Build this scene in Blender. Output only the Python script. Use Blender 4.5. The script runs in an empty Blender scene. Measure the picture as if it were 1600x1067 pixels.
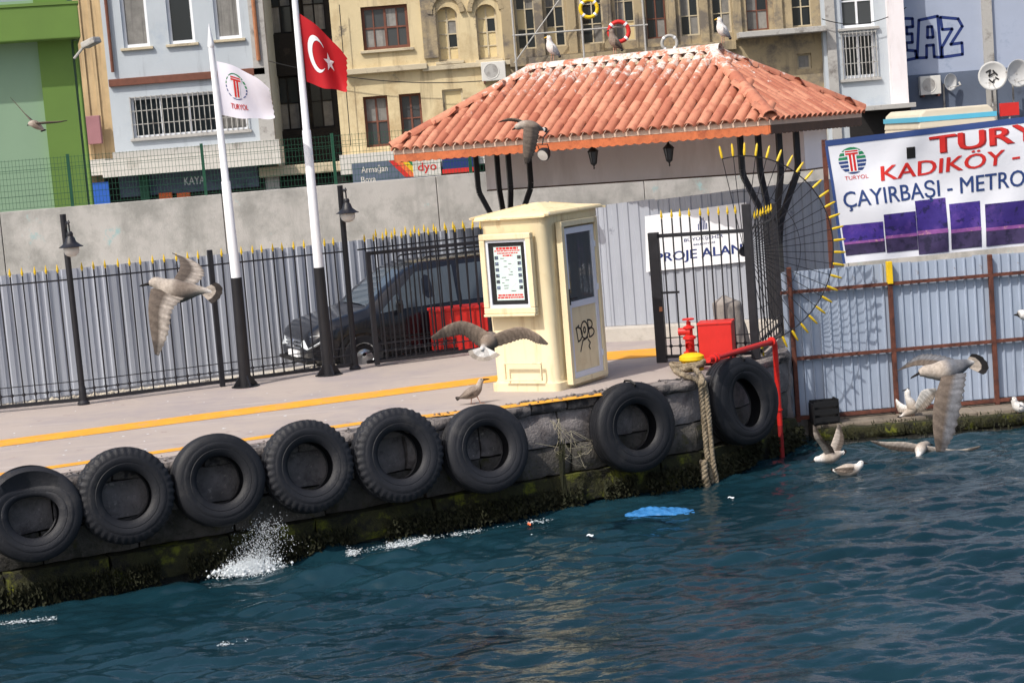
import bpy, bmesh, math, random
import numpy as np
from mathutils import Vector, Matrix, noise

random.seed(7)
rng = np.random.default_rng(3)
scene = bpy.context.scene
COL = scene.collection
R = math.radians

# ------------------------------------------------------------------ camera
FPX = 2900.0                 # focal length in photo pixels (photo 1600 x 1067)
CZ = 4.42                    # eye height above the water
ROLL = R(4.6)
HY = 222.0                   # horizon height at the photo's middle column
PITCH = math.atan((533.5 - HY) * math.cos(ROLL) / FPX)
cF = Vector((0, math.cos(PITCH), -math.sin(PITCH)))
cR = Vector((1, 0, 0))
cU = Vector((0, math.sin(PITCH), math.cos(PITCH)))
CAM = Vector((0, 0, CZ))
cam_d = bpy.data.cameras.new('camera')
cam = bpy.data.objects.new('camera', cam_d)
COL.objects.link(cam)
ex = cR * math.cos(ROLL) - cU * math.sin(ROLL)
ey = cR * math.sin(ROLL) + cU * math.cos(ROLL)
m = Matrix((ex, ey, -cF)).transposed().to_4x4()
m.translation = CAM
cam.matrix_world = m
cam_d.sensor_width = 36
cam_d.lens = 36 * FPX / 1600
cam_d.clip_end = 2000
scene.camera = cam

# ------------------------------------------------------------------ sky, sun, exposure
SUN_EL = R(50)
SUN_H = Vector((-0.68, -0.733))           # horizontal direction towards the sun
world = bpy.data.worlds.new('World')
scene.world = world
world.use_nodes = True
wn = world.node_tree
sky = wn.nodes.new('ShaderNodeTexSky')
sky.sky_type = 'NISHITA'
sky.sun_disc = False
sky.sun_elevation = SUN_EL
sky.sun_rotation = math.atan2(SUN_H.x, SUN_H.y)
sky.dust_density = 4.0
wn.links.new(sky.outputs[0], wn.nodes['Background'].inputs[0])
wn.nodes['Background'].inputs[1].default_value = 0.15
sd = bpy.data.lights.new('sun', 'SUN')
sd.energy = 3.5
sd.angle = R(0.53)
sd.color = (1.0, 0.95, 0.87)
sun = bpy.data.objects.new('sun', sd)
COL.objects.link(sun)
sv = Vector((SUN_H.x * math.cos(SUN_EL), SUN_H.y * math.cos(SUN_EL), math.sin(SUN_EL)))
sun.rotation_euler = sv.to_track_quat('Z', 'Y').to_euler()
sun.location = (-20, -10, 40)
scene.view_settings.view_transform = 'Standard'
scene.view_settings.look = 'None'
scene.view_settings.exposure = 0.02
scene.view_settings.gamma = 1.0
scene.view_settings.use_curve_mapping = False

# ------------------------------------------------------------------ photo pixel -> place
def ray(px, py):
    dx, dy = px - 800.0, py - 533.5
    xr = dx * math.cos(ROLL) - dy * math.sin(ROLL)
    yd = dx * math.sin(ROLL) + dy * math.cos(ROLL)
    return cF * FPX + cR * xr - cU * yd
def atz(px, py, z):
    d = ray(px, py)
    return CAM + d * ((z - CZ) / d.z)
def aty(px, py, Y):
    d = ray(px, py)
    return CAM + d * (Y / d.y)
def atplane(px, py, p, n):
    d = ray(px, py)
    return CAM + d * ((p - CAM).dot(n) / d.dot(n))

# ------------------------------------------------------------------ materials
def S(r, g, b):
    def f(c):
        c /= 255.0
        return c / 12.92 if c <= 0.04045 else ((c + 0.055) / 1.055) ** 2.4
    return (f(r), f(g), f(b), 1.0)
class NT:
    def __init__(self, name):
        self.m = bpy.data.materials.new(name)
        self.m.use_nodes = True
        self.t = self.m.node_tree
        self.b = self.t.nodes['Principled BSDF']
    def n(self, typ, **kw):
        x = self.t.nodes.new(typ)
        for k, v in kw.items():
            if k.startswith('i_'):
                key = k[2:]
                x.inputs[int(key) if key.isdigit() else key].default_value = v
            else:
                setattr(x, k, v)
        return x
    def l(self, a, b):
        self.t.links.new(a, b)
    def mix(self, fac, a, b, blend='MIX'):
        x = self.n('ShaderNodeMix', data_type='RGBA', blend_type=blend)
        for s, v in ((x.inputs[0], fac), (x.inputs[6], a), (x.inputs[7], b)):
            if hasattr(v, 'is_output'):
                self.l(v, s)
            else:
                s.default_value = v
        return x.outputs[2]
    def ramp(self, src, p0, p1):
        x = self.n('ShaderNodeMapRange')
        self.l(src, x.inputs[0])
        x.inputs[1].default_value = p0
        x.inputs[2].default_value = p1
        return x.outputs[0]
def noisetex(N, co, scale, detail=4, rough=.6):
    x = N.n('ShaderNodeTexNoise')
    N.l(co, x.inputs['Vector'])
    x.inputs['Scale'].default_value = scale
    x.inputs['Detail'].default_value = detail
    x.inputs['Roughness'].default_value = rough
    return x.outputs[0]
def mat(name, c, rough=.7, var=.18, vs=2.5, bump=.15, bs=40., metal=0., spec=.4, stain=None, sth=(.55, .7), ss=1.5,
        streak=None, stk=(.52, .75), stksc=(5, 5, .5), objvar=.0, coat=0., stain2=None, s2th=(.6, .66), s2s=6., world=False):
    """Principled surface: base colour broken by noise, stains, vertical streaks, relief."""
    N = NT(name)
    tc = N.n('ShaderNodeTexCoord')
    co = tc.outputs['Object']
    if world:
        co = N.n('ShaderNodeNewGeometry').outputs['Position']
    a = noisetex(N, co, vs, 6, .65)
    f = N.ramp(a, .3, .7)
    c0 = tuple(x * (1 - var) for x in c[:3]) + (1,)
    c1 = tuple(min(1, x * (1 + var)) for x in c[:3]) + (1,)
    colr = N.mix(f, c0, c1)
    if stain:
        g = noisetex(N, co, ss, 8, .7)
        colr = N.mix(N.ramp(g, *sth), colr, stain)
    if streak:
        mp = N.n('ShaderNodeMapping')
        N.l(co, mp.inputs[0])
        mp.inputs['Scale'].default_value = stksc
        g = noisetex(N, mp.outputs[0], 1.0, 5, .6)
        colr = N.mix(N.ramp(g, *stk), colr, streak)
    if stain2:
        g = noisetex(N, co, s2s, 6, .7)
        colr = N.mix(N.ramp(g, *s2th), colr, stain2)
    if objvar:
        oi = N.n('ShaderNodeObjectInfo')
        mr = N.n('ShaderNodeMapRange')
        N.l(oi.outputs['Random'], mr.inputs[0])
        mr.inputs[3].default_value = 1 - objvar
        mr.inputs[4].default_value = 1 + objvar
        hsv = N.n('ShaderNodeHueSaturation')
        N.l(mr.outputs[0], hsv.inputs['Value'])
        N.l(colr, hsv.inputs['Color'])
        colr = hsv.outputs[0]
    N.l(colr, N.b.inputs['Base Color'])
    N.b.inputs['Metallic'].default_value = metal
    N.b.inputs['Specular IOR Level'].default_value = spec
    N.b.inputs['Coat Weight'].default_value = coat
    rr = N.n('ShaderNodeMapRange')
    N.l(a, rr.inputs[0])
    rr.inputs[3].default_value = max(.02, rough - .12)
    rr.inputs[4].default_value = min(1, rough + .12)
    N.l(rr.outputs[0], N.b.inputs['Roughness'])
    if bump:
        bn = noisetex(N, co, bs, 5, .6)
        bp = N.n('ShaderNodeBump')
        bp.inputs['Strength'].default_value = bump
        bp.inputs['Distance'].default_value = .02
        N.l(bn, bp.inputs['Height'])
        N.l(bp.outputs[0], N.b.inputs['Normal'])
    return N.m
def glass(name, c=(.02, .025, .03, 1), rough=.06, tr=0., wob=.04):
    N = NT(name)
    N.b.inputs['Base Color'].default_value = c
    tc = N.n('ShaderNodeTexCoord')
    a = noisetex(N, tc.outputs['Object'], 3., 5)
    rr = N.n('ShaderNodeMapRange')
    N.l(a, rr.inputs[0])
    rr.inputs[3].default_value = rough * .5
    rr.inputs[4].default_value = rough * 2.2
    N.l(rr.outputs[0], N.b.inputs['Roughness'])
    bp = N.n('ShaderNodeBump')
    bp.inputs['Strength'].default_value = wob
    N.l(a, bp.inputs['Height'])
    N.l(bp.outputs[0], N.b.inputs['Normal'])
    N.b.inputs['Transmission Weight'].default_value = tr
    return N.m

M = {}
M['iron'] = mat('black_iron', S(30, 30, 36), .45, .3, 8, .2, 90, spec=.5)
M['spike'] = mat('spike_yellow', S(225, 190, 40), .5, .15, 20, .1)
M['sheet'] = mat('grey_sheet', S(164, 169, 179), .55, .05, 1.2, .05, 30, metal=.0, spec=.3, streak=S(148, 153, 164), stksc=(2.5, 2.5, .6), objvar=.11, stain2=S(120, 124, 134), s2th=(.62, .72), s2s=3.)
M['bluesheet'] = mat('blue_grey_sheet', S(162, 174, 192), .5, .05, 1.5, .05, 30, spec=.3, streak=S(144, 155, 172), stksc=(3, 3, .5), objvar=.05, stain2=S(132, 124, 120), s2th=(.66, .72), s2s=4.)
M['rust'] = mat('rusty_steel', S(104, 62, 50), .85, .35, 9, .5, 60, stain=S(70, 44, 40), sth=(.5, .65), ss=6)
M['concrete'] = mat('wall_concrete', S(186, 183, 178), .9, .12, .8, .3, 30, stain=S(150, 149, 144), sth=(.46, .62), ss=.9, streak=S(148, 147, 142), stksc=(2.2, 2.2, .35), stain2=S(158, 184, 184), s2th=(.60, .64), s2s=.8)
M['kerbstone'] = mat('kerb_concrete', S(186, 180, 172), .9, .12, 1.5, .4, 30, stain=S(150, 144, 136))
M['stone'] = mat('quay_stone', S(132, 126, 125), .95, .28, 5, 1.0, 28, stain=S(98, 92, 92), sth=(.5, .62), ss=3, objvar=.16, stain2=S(176, 168, 162), s2th=(.6, .68), s2s=9, world=True)
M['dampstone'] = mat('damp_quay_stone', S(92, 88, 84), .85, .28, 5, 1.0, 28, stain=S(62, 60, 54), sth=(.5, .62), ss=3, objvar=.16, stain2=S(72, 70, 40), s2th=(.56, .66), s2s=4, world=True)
M['ledge'] = mat('ledge_concrete', S(128, 118, 106), .95, .2, 3, .6, 30, stain=S(92, 84, 74), sth=(.46, .6), ss=2, stain2=S(200, 196, 188), s2th=(.68, .72), s2s=12)
M['cap'] = mat('coping_stone', S(140, 132, 128), .95, .3, 6, 1.2, 24, stain=S(66, 64, 66), sth=(.46, .58), ss=3, objvar=.2, world=True)
M['moss'] = mat('mossy_stone', S(50, 50, 27), .95, .35, 6, 1.2, 30, stain=S(104, 108, 32), sth=(.54, .64), ss=3.2, stain2=S(28, 28, 22), s2th=(.50, .60), s2s=5, world=True)
M['wetstone'] = mat('wet_stone', S(34, 34, 30), .5, .35, 6, 1.0, 30, stain=S(52, 56, 26), world=True)
M['pave'] = mat('pink_pavement', S(172, 160, 152), .92, .05, .7, .2, 120, stain=S(160, 150, 148), sth=(.48, .62), ss=.6, stain2=S(148, 130, 126), s2th=(.62, .70), s2s=1.7, streak=S(184, 174, 168), stk=(.6, .72), stksc=(.5, 7, 1), world=True)
M['linepaint'] = mat('line_yellow', S(228, 160, 48), .8, .10, 4, .15, 120, stain=S(196, 150, 96), sth=(.54, .68), ss=5, stain2=S(172, 156, 148), s2th=(.62, .68), s2s=11, world=True)
M['gravel'] = mat('pale_gravel', S(196, 186, 168), .95, .25, 12, .8, 60, stain=S(120, 116, 112))
M['asphalt'] = mat('street_asphalt', S(92, 90, 90), .9, .15, .6, .3, 80, world=True)
M['tyre'] = mat('tyre_rubber', S(33, 34, 39), .55, .2, 5, .3, 60, spec=.35, stain=S(56, 55, 56), sth=(.54, .70), ss=3.5, objvar=.25, stain2=S(118, 118, 120), s2th=(.72, .76), s2s=14)
M['white'] = mat('white_paint', S(232, 234, 238), .45, .03, 3, .05)
M['blackpaint'] = mat('black_paint', S(34, 34, 38), .4, .15, 5, .08)
M['offwhite'] = mat('render_white', S(236, 230, 232), .85, .05, 1., .1, 50, streak=S(216, 208, 208), stksc=(2, 2, .5))
M['cream'] = mat('kiosk_cream', S(232, 217, 180), .5, .05, 1.6, .06, 40, spec=.4, stain=S(220, 202, 162), sth=(.52, .72), ss=2.5, streak=S(186, 156, 112), stk=(.55, .8), stksc=(8, 8, .7), stain2=S(150, 122, 92), s2th=(.70, .76), s2s=9)
M['creamroof'] = mat('kiosk_roof_cream', S(236, 214, 170), .6, .06, 4, .15, 40, stain=S(200, 172, 128), sth=(.56, .7), ss=5, stain2=S(244, 240, 228), s2th=(.62, .68), s2s=9)
M['alu'] = mat('white_aluminium', S(220, 224, 234), .35, .03, 3, .03)
M['glass'] = glass('dark_glass')
M['glasslight'] = glass('street_glass', (.06, .065, .07, 1), .10)
M['glazing'] = glass('door_glazing', (.10, .11, .115, 1), .03)
M['glazing'].node_tree.nodes['Principled BSDF'].inputs['IOR'].default_value = 2.0
M['red'] = mat('fire_red', S(212, 42, 36), .45, .10, 4, .08, spec=.5, stain=S(176, 34, 32), sth=(.56, .7), ss=4)
M['bollard'] = mat('bollard_yellow', S(236, 196, 30), .5, .12, 5, .15, stain=S(150, 120, 40), sth=(.62, .7), ss=6)
M['rope'] = mat('old_rope', S(158, 144, 122), .95, .3, 14, .9, 120, stain=S(116, 104, 84), sth=(.5, .62), ss=6)
M['sack'] = mat('grey_tarpaulin', S(150, 142, 136), .85, .12, 3, .5, 14)
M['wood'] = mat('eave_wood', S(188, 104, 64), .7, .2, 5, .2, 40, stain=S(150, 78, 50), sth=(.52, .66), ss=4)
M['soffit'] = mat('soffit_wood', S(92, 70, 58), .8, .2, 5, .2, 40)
M['palesoffit'] = mat('bounce_soffit', S(206, 180, 162), .85, .12, 4, .2, 30)  # underside made pale to bounce light onto the frieze
M['green'] = mat('green_render', S(106, 137, 66), .8, .06, 1., .08, 40)
M['palegreen'] = mat('pale_green_render', S(142, 170, 142), .8, .05, .8, .08, 40)
M['greenwire'] = mat('green_wire', S(30, 78, 58), .5, .15, 10, .05)
M['bluewall'] = mat('pale_blue_render', S(184, 192, 199), .9, .05, 1., .2, 20, stain=S(164, 176, 190), sth=(.55, .7), ss=.8, streak=S(150, 156, 162), stk=(.58, .8), stksc=(3, 3, .3))
M['tan'] = mat('tan_boards', S(190, 166, 128), .9, .15, 1.5, .25, 20, streak=S(138, 116, 90), stksc=(6, 6, .4))
M['yellowwall'] = mat('yellow_render', S(212, 195, 156), .92, .10, .8, .3, 18, stain=S(184, 162, 124), sth=(.48, .64), ss=.7, streak=S(138, 122, 98), stk=(.54, .76), stksc=(2.5, 2.5, .25), stain2=S(130, 120, 106), s2th=(.60, .68), s2s=1.3)
M['oldwall'] = mat('weathered_render', S(166, 150, 120), .95, .14, 1.2, .4, 14, stain=S(116, 108, 98), sth=(.48, .60), ss=.9, streak=S(90, 84, 78), stk=(.54, .75), stksc=(2.5, 2.5, .35), stain2=S(150, 140, 122), s2th=(.6, .66), s2s=3)
M['trim'] = mat('stone_trim', S(196, 184, 158), .9, .12, 2., .3, 20, stain=S(140, 128, 110), sth=(.52, .66), ss=2)
M['greytrim'] = mat('grey_trim', S(176, 174, 170), .9, .12, 2., .3, 20, stain=S(126, 122, 118), sth=(.52, .66), ss=2)
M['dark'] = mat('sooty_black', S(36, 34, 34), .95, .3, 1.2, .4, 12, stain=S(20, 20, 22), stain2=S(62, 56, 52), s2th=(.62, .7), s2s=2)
M['brownframe'] = mat('brown_window_frame', S(112, 70, 56), .7, .2, 6, .2)
M['board'] = mat('cream_boarding', S(212, 194, 150), .9, .1, 2, .2, stain=S(174, 152, 112))
M['curtain'] = mat('window_curtain', S(128, 126, 122), .6, .25, 4, .1, objvar=.3, streak=S(84, 82, 80), stksc=(12, 12, .3))
M['copper'] = mat('copper_pipe', S(168, 112, 78), .6, .2, 5, .2)
M['awning'] = mat('white_awning', S(212, 208, 200), .8, .08, 2, .1, stain=S(180, 174, 164))
M['bluegrey'] = mat('blue_grey_render', S(164, 174, 194), .9, .06, .8, .15, 20, stain=S(128, 142, 166), sth=(.54, .68), ss=.8)
M['slate'] = mat('dark_blue_render', S(96, 106, 124), .9, .12, .9, .2, 20, stain=S(70, 76, 90))
M['plastic'] = mat('pale_plastic', S(214, 212, 206), .5, .05, 3, .03)
M['dish'] = mat('dish_white', S(206, 206, 204), .5, .08, 3, .03, stain=S(150, 146, 140), sth=(.6, .7), ss=4)
M['navy'] = mat('navy_print', S(34, 52, 110), .8, .1, 6, 0)
M['graf'] = mat('black_spray', S(32, 32, 34), .7, .1, 6, 0)
M['redprint'] = mat('red_print', S(206, 44, 40), .6, .06, 6, 0)
M['darkred'] = mat('dark_red_print', S(150, 34, 34), .6, .06, 6, 0)
M['blueprint'] = mat('blue_print', S(40, 64, 120), .6, .06, 6, 0)
M['greenprint'] = mat('green_print', S(30, 130, 84), .6, .06, 6, 0)
M['skyprint'] = mat('light_blue_print', S(44, 96, 190), .6, .06, 6, 0)
M['whiteprint'] = mat('white_print', S(234, 236, 240), .6, .02, 6, 0)
M['banner'] = mat('banner_vinyl', S(226, 228, 236), .45, .03, 1.5, .25, 5, spec=.35)
M['bannerblue'] = mat('banner_border', S(54, 76, 130), .5, .06, 3, .1)
M['purple'] = mat('purple_photo_print', S(62, 46, 128), .45, .25, 3, 0, objvar=.35, stain=S(120, 84, 170), sth=(.5, .75), ss=2.2, stain2=S(40, 34, 84), s2th=(.55, .62), s2s=8)
M['dusk'] = mat('dusk_shore_print', S(66, 56, 92), .45, .3, 5, 0, objvar=.2, stain=S(44, 40, 66), sth=(.5, .6), ss=7)
M['glow'] = mat('dusk_glow_print', S(140, 84, 150), .45, .3, 9, 0, stain=S(200, 150, 160), sth=(.55, .65), ss=12)
M['flagred'] = mat('red_flag_cloth', S(178, 18, 30), .75, .06, 4, .1, 120)
M['flagwhite'] = mat('white_flag_cloth', S(228, 226, 238), .75, .03, 4, .1, 120)
M['car'] = mat('van_paint', S(16, 18, 25), .22, .1, 3, 0, spec=.5, coat=.3)
M['carglass'] = glass('van_glass', (.07, .09, .11, 1), .04, wob=.004)
M['chrome'] = mat('chrome', S(190, 194, 200), .2, .05, 5, 0, metal=.9)
M['lampglass'] = mat('headlight_glass', S(214, 222, 228), .15, .2, 20, .2, 40, spec=.7)
M['globe'] = mat('opal_globe', S(206, 204, 198), .3, .05, 4, 0, spec=.5)
M['blackplastic'] = mat('black_plastic', S(26, 26, 28), .6, .2, 6, .1)
M['brownsign'] = mat('mauve_sign', S(158, 112, 116), .6, .08, 3, 0)
M['poster'] = mat('poster_paper', S(206, 224, 220), .5, .05, 5, 0)
M['photo'] = mat('small_photo_print', S(96, 108, 130), .5, .5, 30, 0, stain=S(60, 60, 56), sth=(.5, .56), ss=22, objvar=.3)
M['foam'] = mat('water_foam', S(226, 232, 236), .6, .03, 5, 0)
M['bag'] = mat('blue_plastic_bag', S(52, 114, 170), .4, .2, 6, .5, 14)
M['orange'] = mat('orange_scrap', S(228, 110, 60), .7, .2, 6, .2)
M['weed'] = mat('green_weed', S(38, 40, 21), .9, .4, 12, .5, 60)
M['net'] = mat('old_fishing_net', S(166, 158, 136), .9, .2, 12, .3, 60)
M['truck'] = mat('cream_coachwork', S(216, 206, 186), .5, .05, 2, .05)
M['cyan'] = mat('cyan_stripe', S(92, 184, 216), .5, .05, 2, .05)
def tile_mat():
    N = NT('terracotta_tile')
    g = N.n('ShaderNodeNewGeometry')
    co = g.outputs['Position']
    oi = N.n('ShaderNodeObjectInfo')
    base = N.mix(oi.outputs['Random'], S(172, 104, 80), S(204, 142, 114))
    a = noisetex(N, co, 9, 5)
    base = N.mix(N.ramp(a, .48, .75), base, S(160, 92, 74))
    sep = N.n('ShaderNodeSeparateXYZ')
    N.l(co, sep.inputs[0])
    h = N.ramp(sep.outputs[2], 4.9, 5.6)       # droppings gather below the ridge where the gulls sit
    d = noisetex(N, co, 7, 8, .75)
    ad = N.n('ShaderNodeMath', operation='MULTIPLY_ADD')
    N.l(h, ad.inputs[0])
    ad.inputs[1].default_value = .22
    N.l(d, ad.inputs[2])
    base = N.mix(N.ramp(ad.outputs[0], .66, .74), base, S(214, 204, 196))
    e = noisetex(N, co, 3, 6, .7)
    base = N.mix(N.ramp(e, .64, .70), base, S(112, 78, 70))
    N.l(base, N.b.inputs['Base Color'])
    N.b.inputs['Roughness'].default_value = .8
    bp = N.n('ShaderNodeBump')
    bp.inputs['Strength'].default_value = .3
    bp.inputs['Distance'].default_value = .01
    N.l(a, bp.inputs['Height'])
    N.l(bp.outputs[0], N.b.inputs['Normal'])
    return N.m
M['tile'] = tile_mat()
def gull_mat():
    N = NT('gull_plumage')
    at = N.n('ShaderNodeAttribute', attribute_name='plumage')
    tc = N.n('ShaderNodeTexCoord')
    a = noisetex(N, tc.outputs['Object'], 45, 5, .7)
    c = N.mix(N.ramp(a, .35, .65), (.74, .72, .70, 1), (1.1, 1.09, 1.08, 1))
    N.l(N.mix(1.0, at.outputs[0], c, 'MULTIPLY'), N.b.inputs['Base Color'])
    N.b.inputs['Roughness'].default_value = .8
    N.b.inputs['Specular IOR Level'].default_value = .2
    bp = N.n('ShaderNodeBump')
    bp.inputs['Strength'].default_value = .3
    bp.inputs['Distance'].default_value = .01
    N.l(a, bp.inputs['Height'])
    N.l(bp.outputs[0], N.b.inputs['Normal'])
    return N.m
M['gull'] = gull_mat()
def water_mat():
    N = NT('harbour_water')
    g = N.n('ShaderNodeNewGeometry')
    co = g.outputs['Position']
    a = noisetex(N, co, .35, 3)
    N.l(N.mix(N.ramp(a, .35, .65), (.004, .020, .029, 1), (.009, .034, .048, 1)), N.b.inputs['Base Color'])
    N.b.inputs['Roughness'].default_value = .04
    N.b.inputs['IOR'].default_value = 1.38
    N.b.inputs['Specular IOR Level'].default_value = .5
    mp = N.n('ShaderNodeMapping')
    N.l(co, mp.inputs[0])
    mp.inputs['Scale'].default_value = (1, 1.6, 1)
    b = noisetex(N, mp.outputs[0], 11, 3, .5)
    bp = N.n('ShaderNodeBump')
    bp.inputs['Strength'].default_value = .38
    bp.inputs['Distance'].default_value = .02
    N.l(b, bp.inputs['Height'])
    N.l(bp.outputs[0], N.b.inputs['Normal'])
    return N.m
M['water'] = water_mat()

# ------------------------------------------------------------------ mesh building
class MB:
    def __init__(self):
        self.v = []
        self.f = []
    def add(self, vs, fs):
        o = len(self.v)
        self.v += [Vector(p) for p in vs]
        self.f += [tuple(i + o for i in f) for f in fs]
        return self
    def box(self, x0, x1, y0, y1, z0, z1):
        vs = [(x, y, z) for z in (z0, z1) for y in (y0, y1) for x in (x0, x1)]
        return self.add(vs, [(0, 2, 3, 1), (4, 5, 7, 6), (0, 1, 5, 4), (2, 6, 7, 3), (0, 4, 6, 2), (1, 3, 7, 5)])
    def bar(self, a, b, w, d=None, up=Vector((0, 0, 1))):
        a, b = Vector(a), Vector(b)
        d = d or w
        t = (b - a).normalized()
        s = t.cross(up)
        if s.length < 1e-4:
            s = Vector((1, 0, 0))
        s.normalize()
        n = s.cross(t).normalized()
        vs = []
        for p in (a, b):
            for i, j in ((-1, -1), (1, -1), (1, 1), (-1, 1)):
                vs.append(p + s * (i * w / 2) + n * (j * d / 2))
        return self.add(vs, [(3, 2, 1, 0), (4, 5, 6, 7), (0, 1, 5, 4), (1, 2, 6, 5), (2, 3, 7, 6), (3, 0, 4, 7)])
    def tube(self, pts, r, n=8, cap=True):
        pts = [Vector(p) for p in pts]
        rs = r if isinstance(r, (list, tuple)) else [r] * len(pts)
        vs, fs = [], []
        prev = None
        for i, p in enumerate(pts):
            t = (pts[min(i + 1, len(pts) - 1)] - pts[max(i - 1, 0)]).normalized()
            s = prev if prev else t.orthogonal()
            s = (s - t * s.dot(t))
            s = s.normalized() if s.length > 1e-5 else t.orthogonal().normalized()
            prev = s
            q = t.cross(s)
            for k in range(n):
                a = 2 * math.pi * k / n
                vs.append(p + (s * math.cos(a) + q * math.sin(a)) * rs[i])
        for i in range(len(pts) - 1):
            for k in range(n):
                k2 = (k + 1) % n
                fs.append((i * n + k, i * n + k2, (i + 1) * n + k2, (i + 1) * n + k))
        if cap:
            fs.append(tuple(reversed(range(n))))
            fs.append(tuple(range((len(pts) - 1) * n, len(pts) * n)))
        return self.add(vs, fs)
    def lathe(self, prof, n=24, c=(0, 0, 0), ax='z', close=False):
        c = Vector(c)
        vs, fs = [], []
        for r_, h in prof:
            for k in range(n):
                a = 2 * math.pi * k / n
                x, y = r_ * math.cos(a), r_ * math.sin(a)
                vs.append(c + (Vector((x, y, h)) if ax == 'z' else Vector((x, h, y)) if ax == 'y' else Vector((h, x, y))))
        m_ = len(prof)
        for i in range(m_ if close else m_ - 1):
            j = (i + 1) % m_
            for k in range(n):
                k2 = (k + 1) % n
                fs.append((i * n + k, i * n + k2, j * n + k2, j * n + k))
        return self.add(vs, fs)
    def prism(self, poly, fn, d0, d1):
        """polygon [(a,b)..] swept between two values of a third coordinate; fn(a,b,d)->point"""
        n = len(poly)
        vs = [fn(a, b, d0) for a, b in poly] + [fn(a, b, d1) for a, b in poly]
        fs = [tuple(reversed(range(n))), tuple(range(n, 2 * n))]
        fs += [(i, (i + 1) % n, n + (i + 1) % n, n + i) for i in range(n)]
        return self.add(vs, fs)
    def grid(self, nu, nv, fn, thick=None):
        vs = [fn(i / nu, j / nv) for j in range(nv + 1) for i in range(nu + 1)]
        fs = [(j * (nu + 1) + i, j * (nu + 1) + i + 1, (j + 1) * (nu + 1) + i + 1, (j + 1) * (nu + 1) + i) for j in range(nv) for i in range(nu)]
        return self.add(vs, fs)
    def mesh(self, name, mat_=None, smooth=False, bevel=0, recalc=True):
        me = bpy.data.meshes.new(name)
        me.from_pydata([tuple(p) for p in self.v], [], self.f)
        bm = bmesh.new()
        bm.from_mesh(me)
        if recalc:
            bmesh.ops.recalc_face_normals(bm, faces=bm.faces)
        if bevel:
            es = [e for e in bm.edges if len(e.link_faces) == 2 and e.calc_face_angle(0) > .6]
            bmesh.ops.bevel(bm, geom=es, offset=bevel, segments=2, profile=.6, affect='EDGES')
        bm.to_mesh(me)
        bm.free()
        if smooth:
            me.polygons.foreach_set('use_smooth', [True] * len(me.polygons))
            if smooth != 'all':
                me.set_sharp_from_angle(angle=R(38))
        if mat_:
            me.materials.append(M[mat_] if isinstance(mat_, str) else mat_)
        me.update()
        return me
    def build(self, name, mat_, parent=None, world=False, **kw):
        """link as one object; world=True: points given in the world although parented"""
        if world and parent is not None:
            inv = MW[parent.name].inverted()
            self.v = [inv @ p for p in self.v]
        return obj(name, self.mesh(name, mat_, **kw), parent)
MW = {}
def obj(name, me, parent=None):
    o = bpy.data.objects.new(name, me)
    COL.objects.link(o)
    if parent is not None:
        o.parent = parent
        MW[o.name] = MW[parent.name]
    else:
        MW[o.name] = Matrix.Identity(4)
    return o
def thing(name, label, cat, loc=(0, 0, 0), rz=0., group=None):
    o = bpy.data.objects.new(name, None)
    o.empty_display_size = .2
    COL.objects.link(o)
    o.location = loc
    o.rotation_euler = (0, 0, rz)
    MW[o.name] = Matrix.Translation(Vector(loc)) @ Matrix.Rotation(rz, 4, 'Z')
    return tag(o, label, cat, group)
def tag(o, label, cat, group=None):
    o['label'] = label
    o['category'] = cat
    if group:
        o['group'] = group
    return o
def struct(o):
    o['kind'] = 'structure'
    return o
def stuff(o, label=None, cat=None):
    o['kind'] = 'stuff'
    if label:
        o['label'] = label
        o['category'] = cat
    return o
def tint(o, label):
    o['label'] = label
    return o
def place(o, loc, rot=(0, 0, 0), sc=None):
    o.location = loc
    o.rotation_euler = rot
    if sc:
        o.scale = sc if isinstance(sc, (tuple, list)) else (sc, sc, sc)
    return o
def text_geo(body, bold=0., spacing=1.):
    """flat outline letters as (verts2d, faces), height of capitals about 0.7"""
    cu = bpy.data.curves.new('t', 'FONT')
    cu.body = body
    cu.offset = bold
    cu.space_character = spacing
    cu.resolution_u = 3
    o = bpy.data.objects.new('t', cu)
    COL.objects.link(o)
    dg = bpy.context.evaluated_depsgraph_get()
    me = bpy.data.meshes.new_from_object(o.evaluated_get(dg))
    vs = [(v.co.x, v.co.y) for v in me.vertices]
    fs = [tuple(p.vertices) for p in me.polygons]
    bpy.data.objects.remove(o)
    bpy.data.curves.remove(cu)
    bpy.data.meshes.remove(me)
    return vs, fs
def text_on(body, fn, box, name, mat_, parent, world=False, bold=.02, spacing=1., base=False):
    """letters filling box (a0,a1,b0,b1) of a surface fn(a,b)->point"""
    vs, fs = text_geo(body, 0., spacing)
    xs = [v[0] for v in vs]
    ys = [v[1] for v in vs]
    x0, x1 = min(xs), max(xs)
    y0, y1 = (0, .70) if base else (min(ys), max(ys))
    a0, a1, b0, b1 = box
    mb = MB()
    mb.add([fn(a0 + (x - x0) / (x1 - x0) * (a1 - a0), b0 + (y - y0) / (y1 - y0) * (b1 - b0)) for x, y in vs], fs)
    if bold:                       # heavier strokes: shifted copies, each a hair further out
        f0, v0 = list(mb.f), list(mb.v)
        ext = (a1 - a0) / max(1, len(body)) * bold * 1.6
        for k, (sa, sb) in enumerate(((-1, 0), (1, 0), (0, .6))):
            g2 = [fn(a0 + (x - x0) / (x1 - x0) * (a1 - a0) + sa * ext, b0 + (y - y0) / (y1 - y0) * (b1 - b0) + sb * ext) for x, y in vs]
            mb.add([Vector(p) + Vector((0, -.0007 * (k + 1), 0)) for p in g2], fs)
    return mb.build(name, mat_, parent, world, recalc=False)

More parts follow.
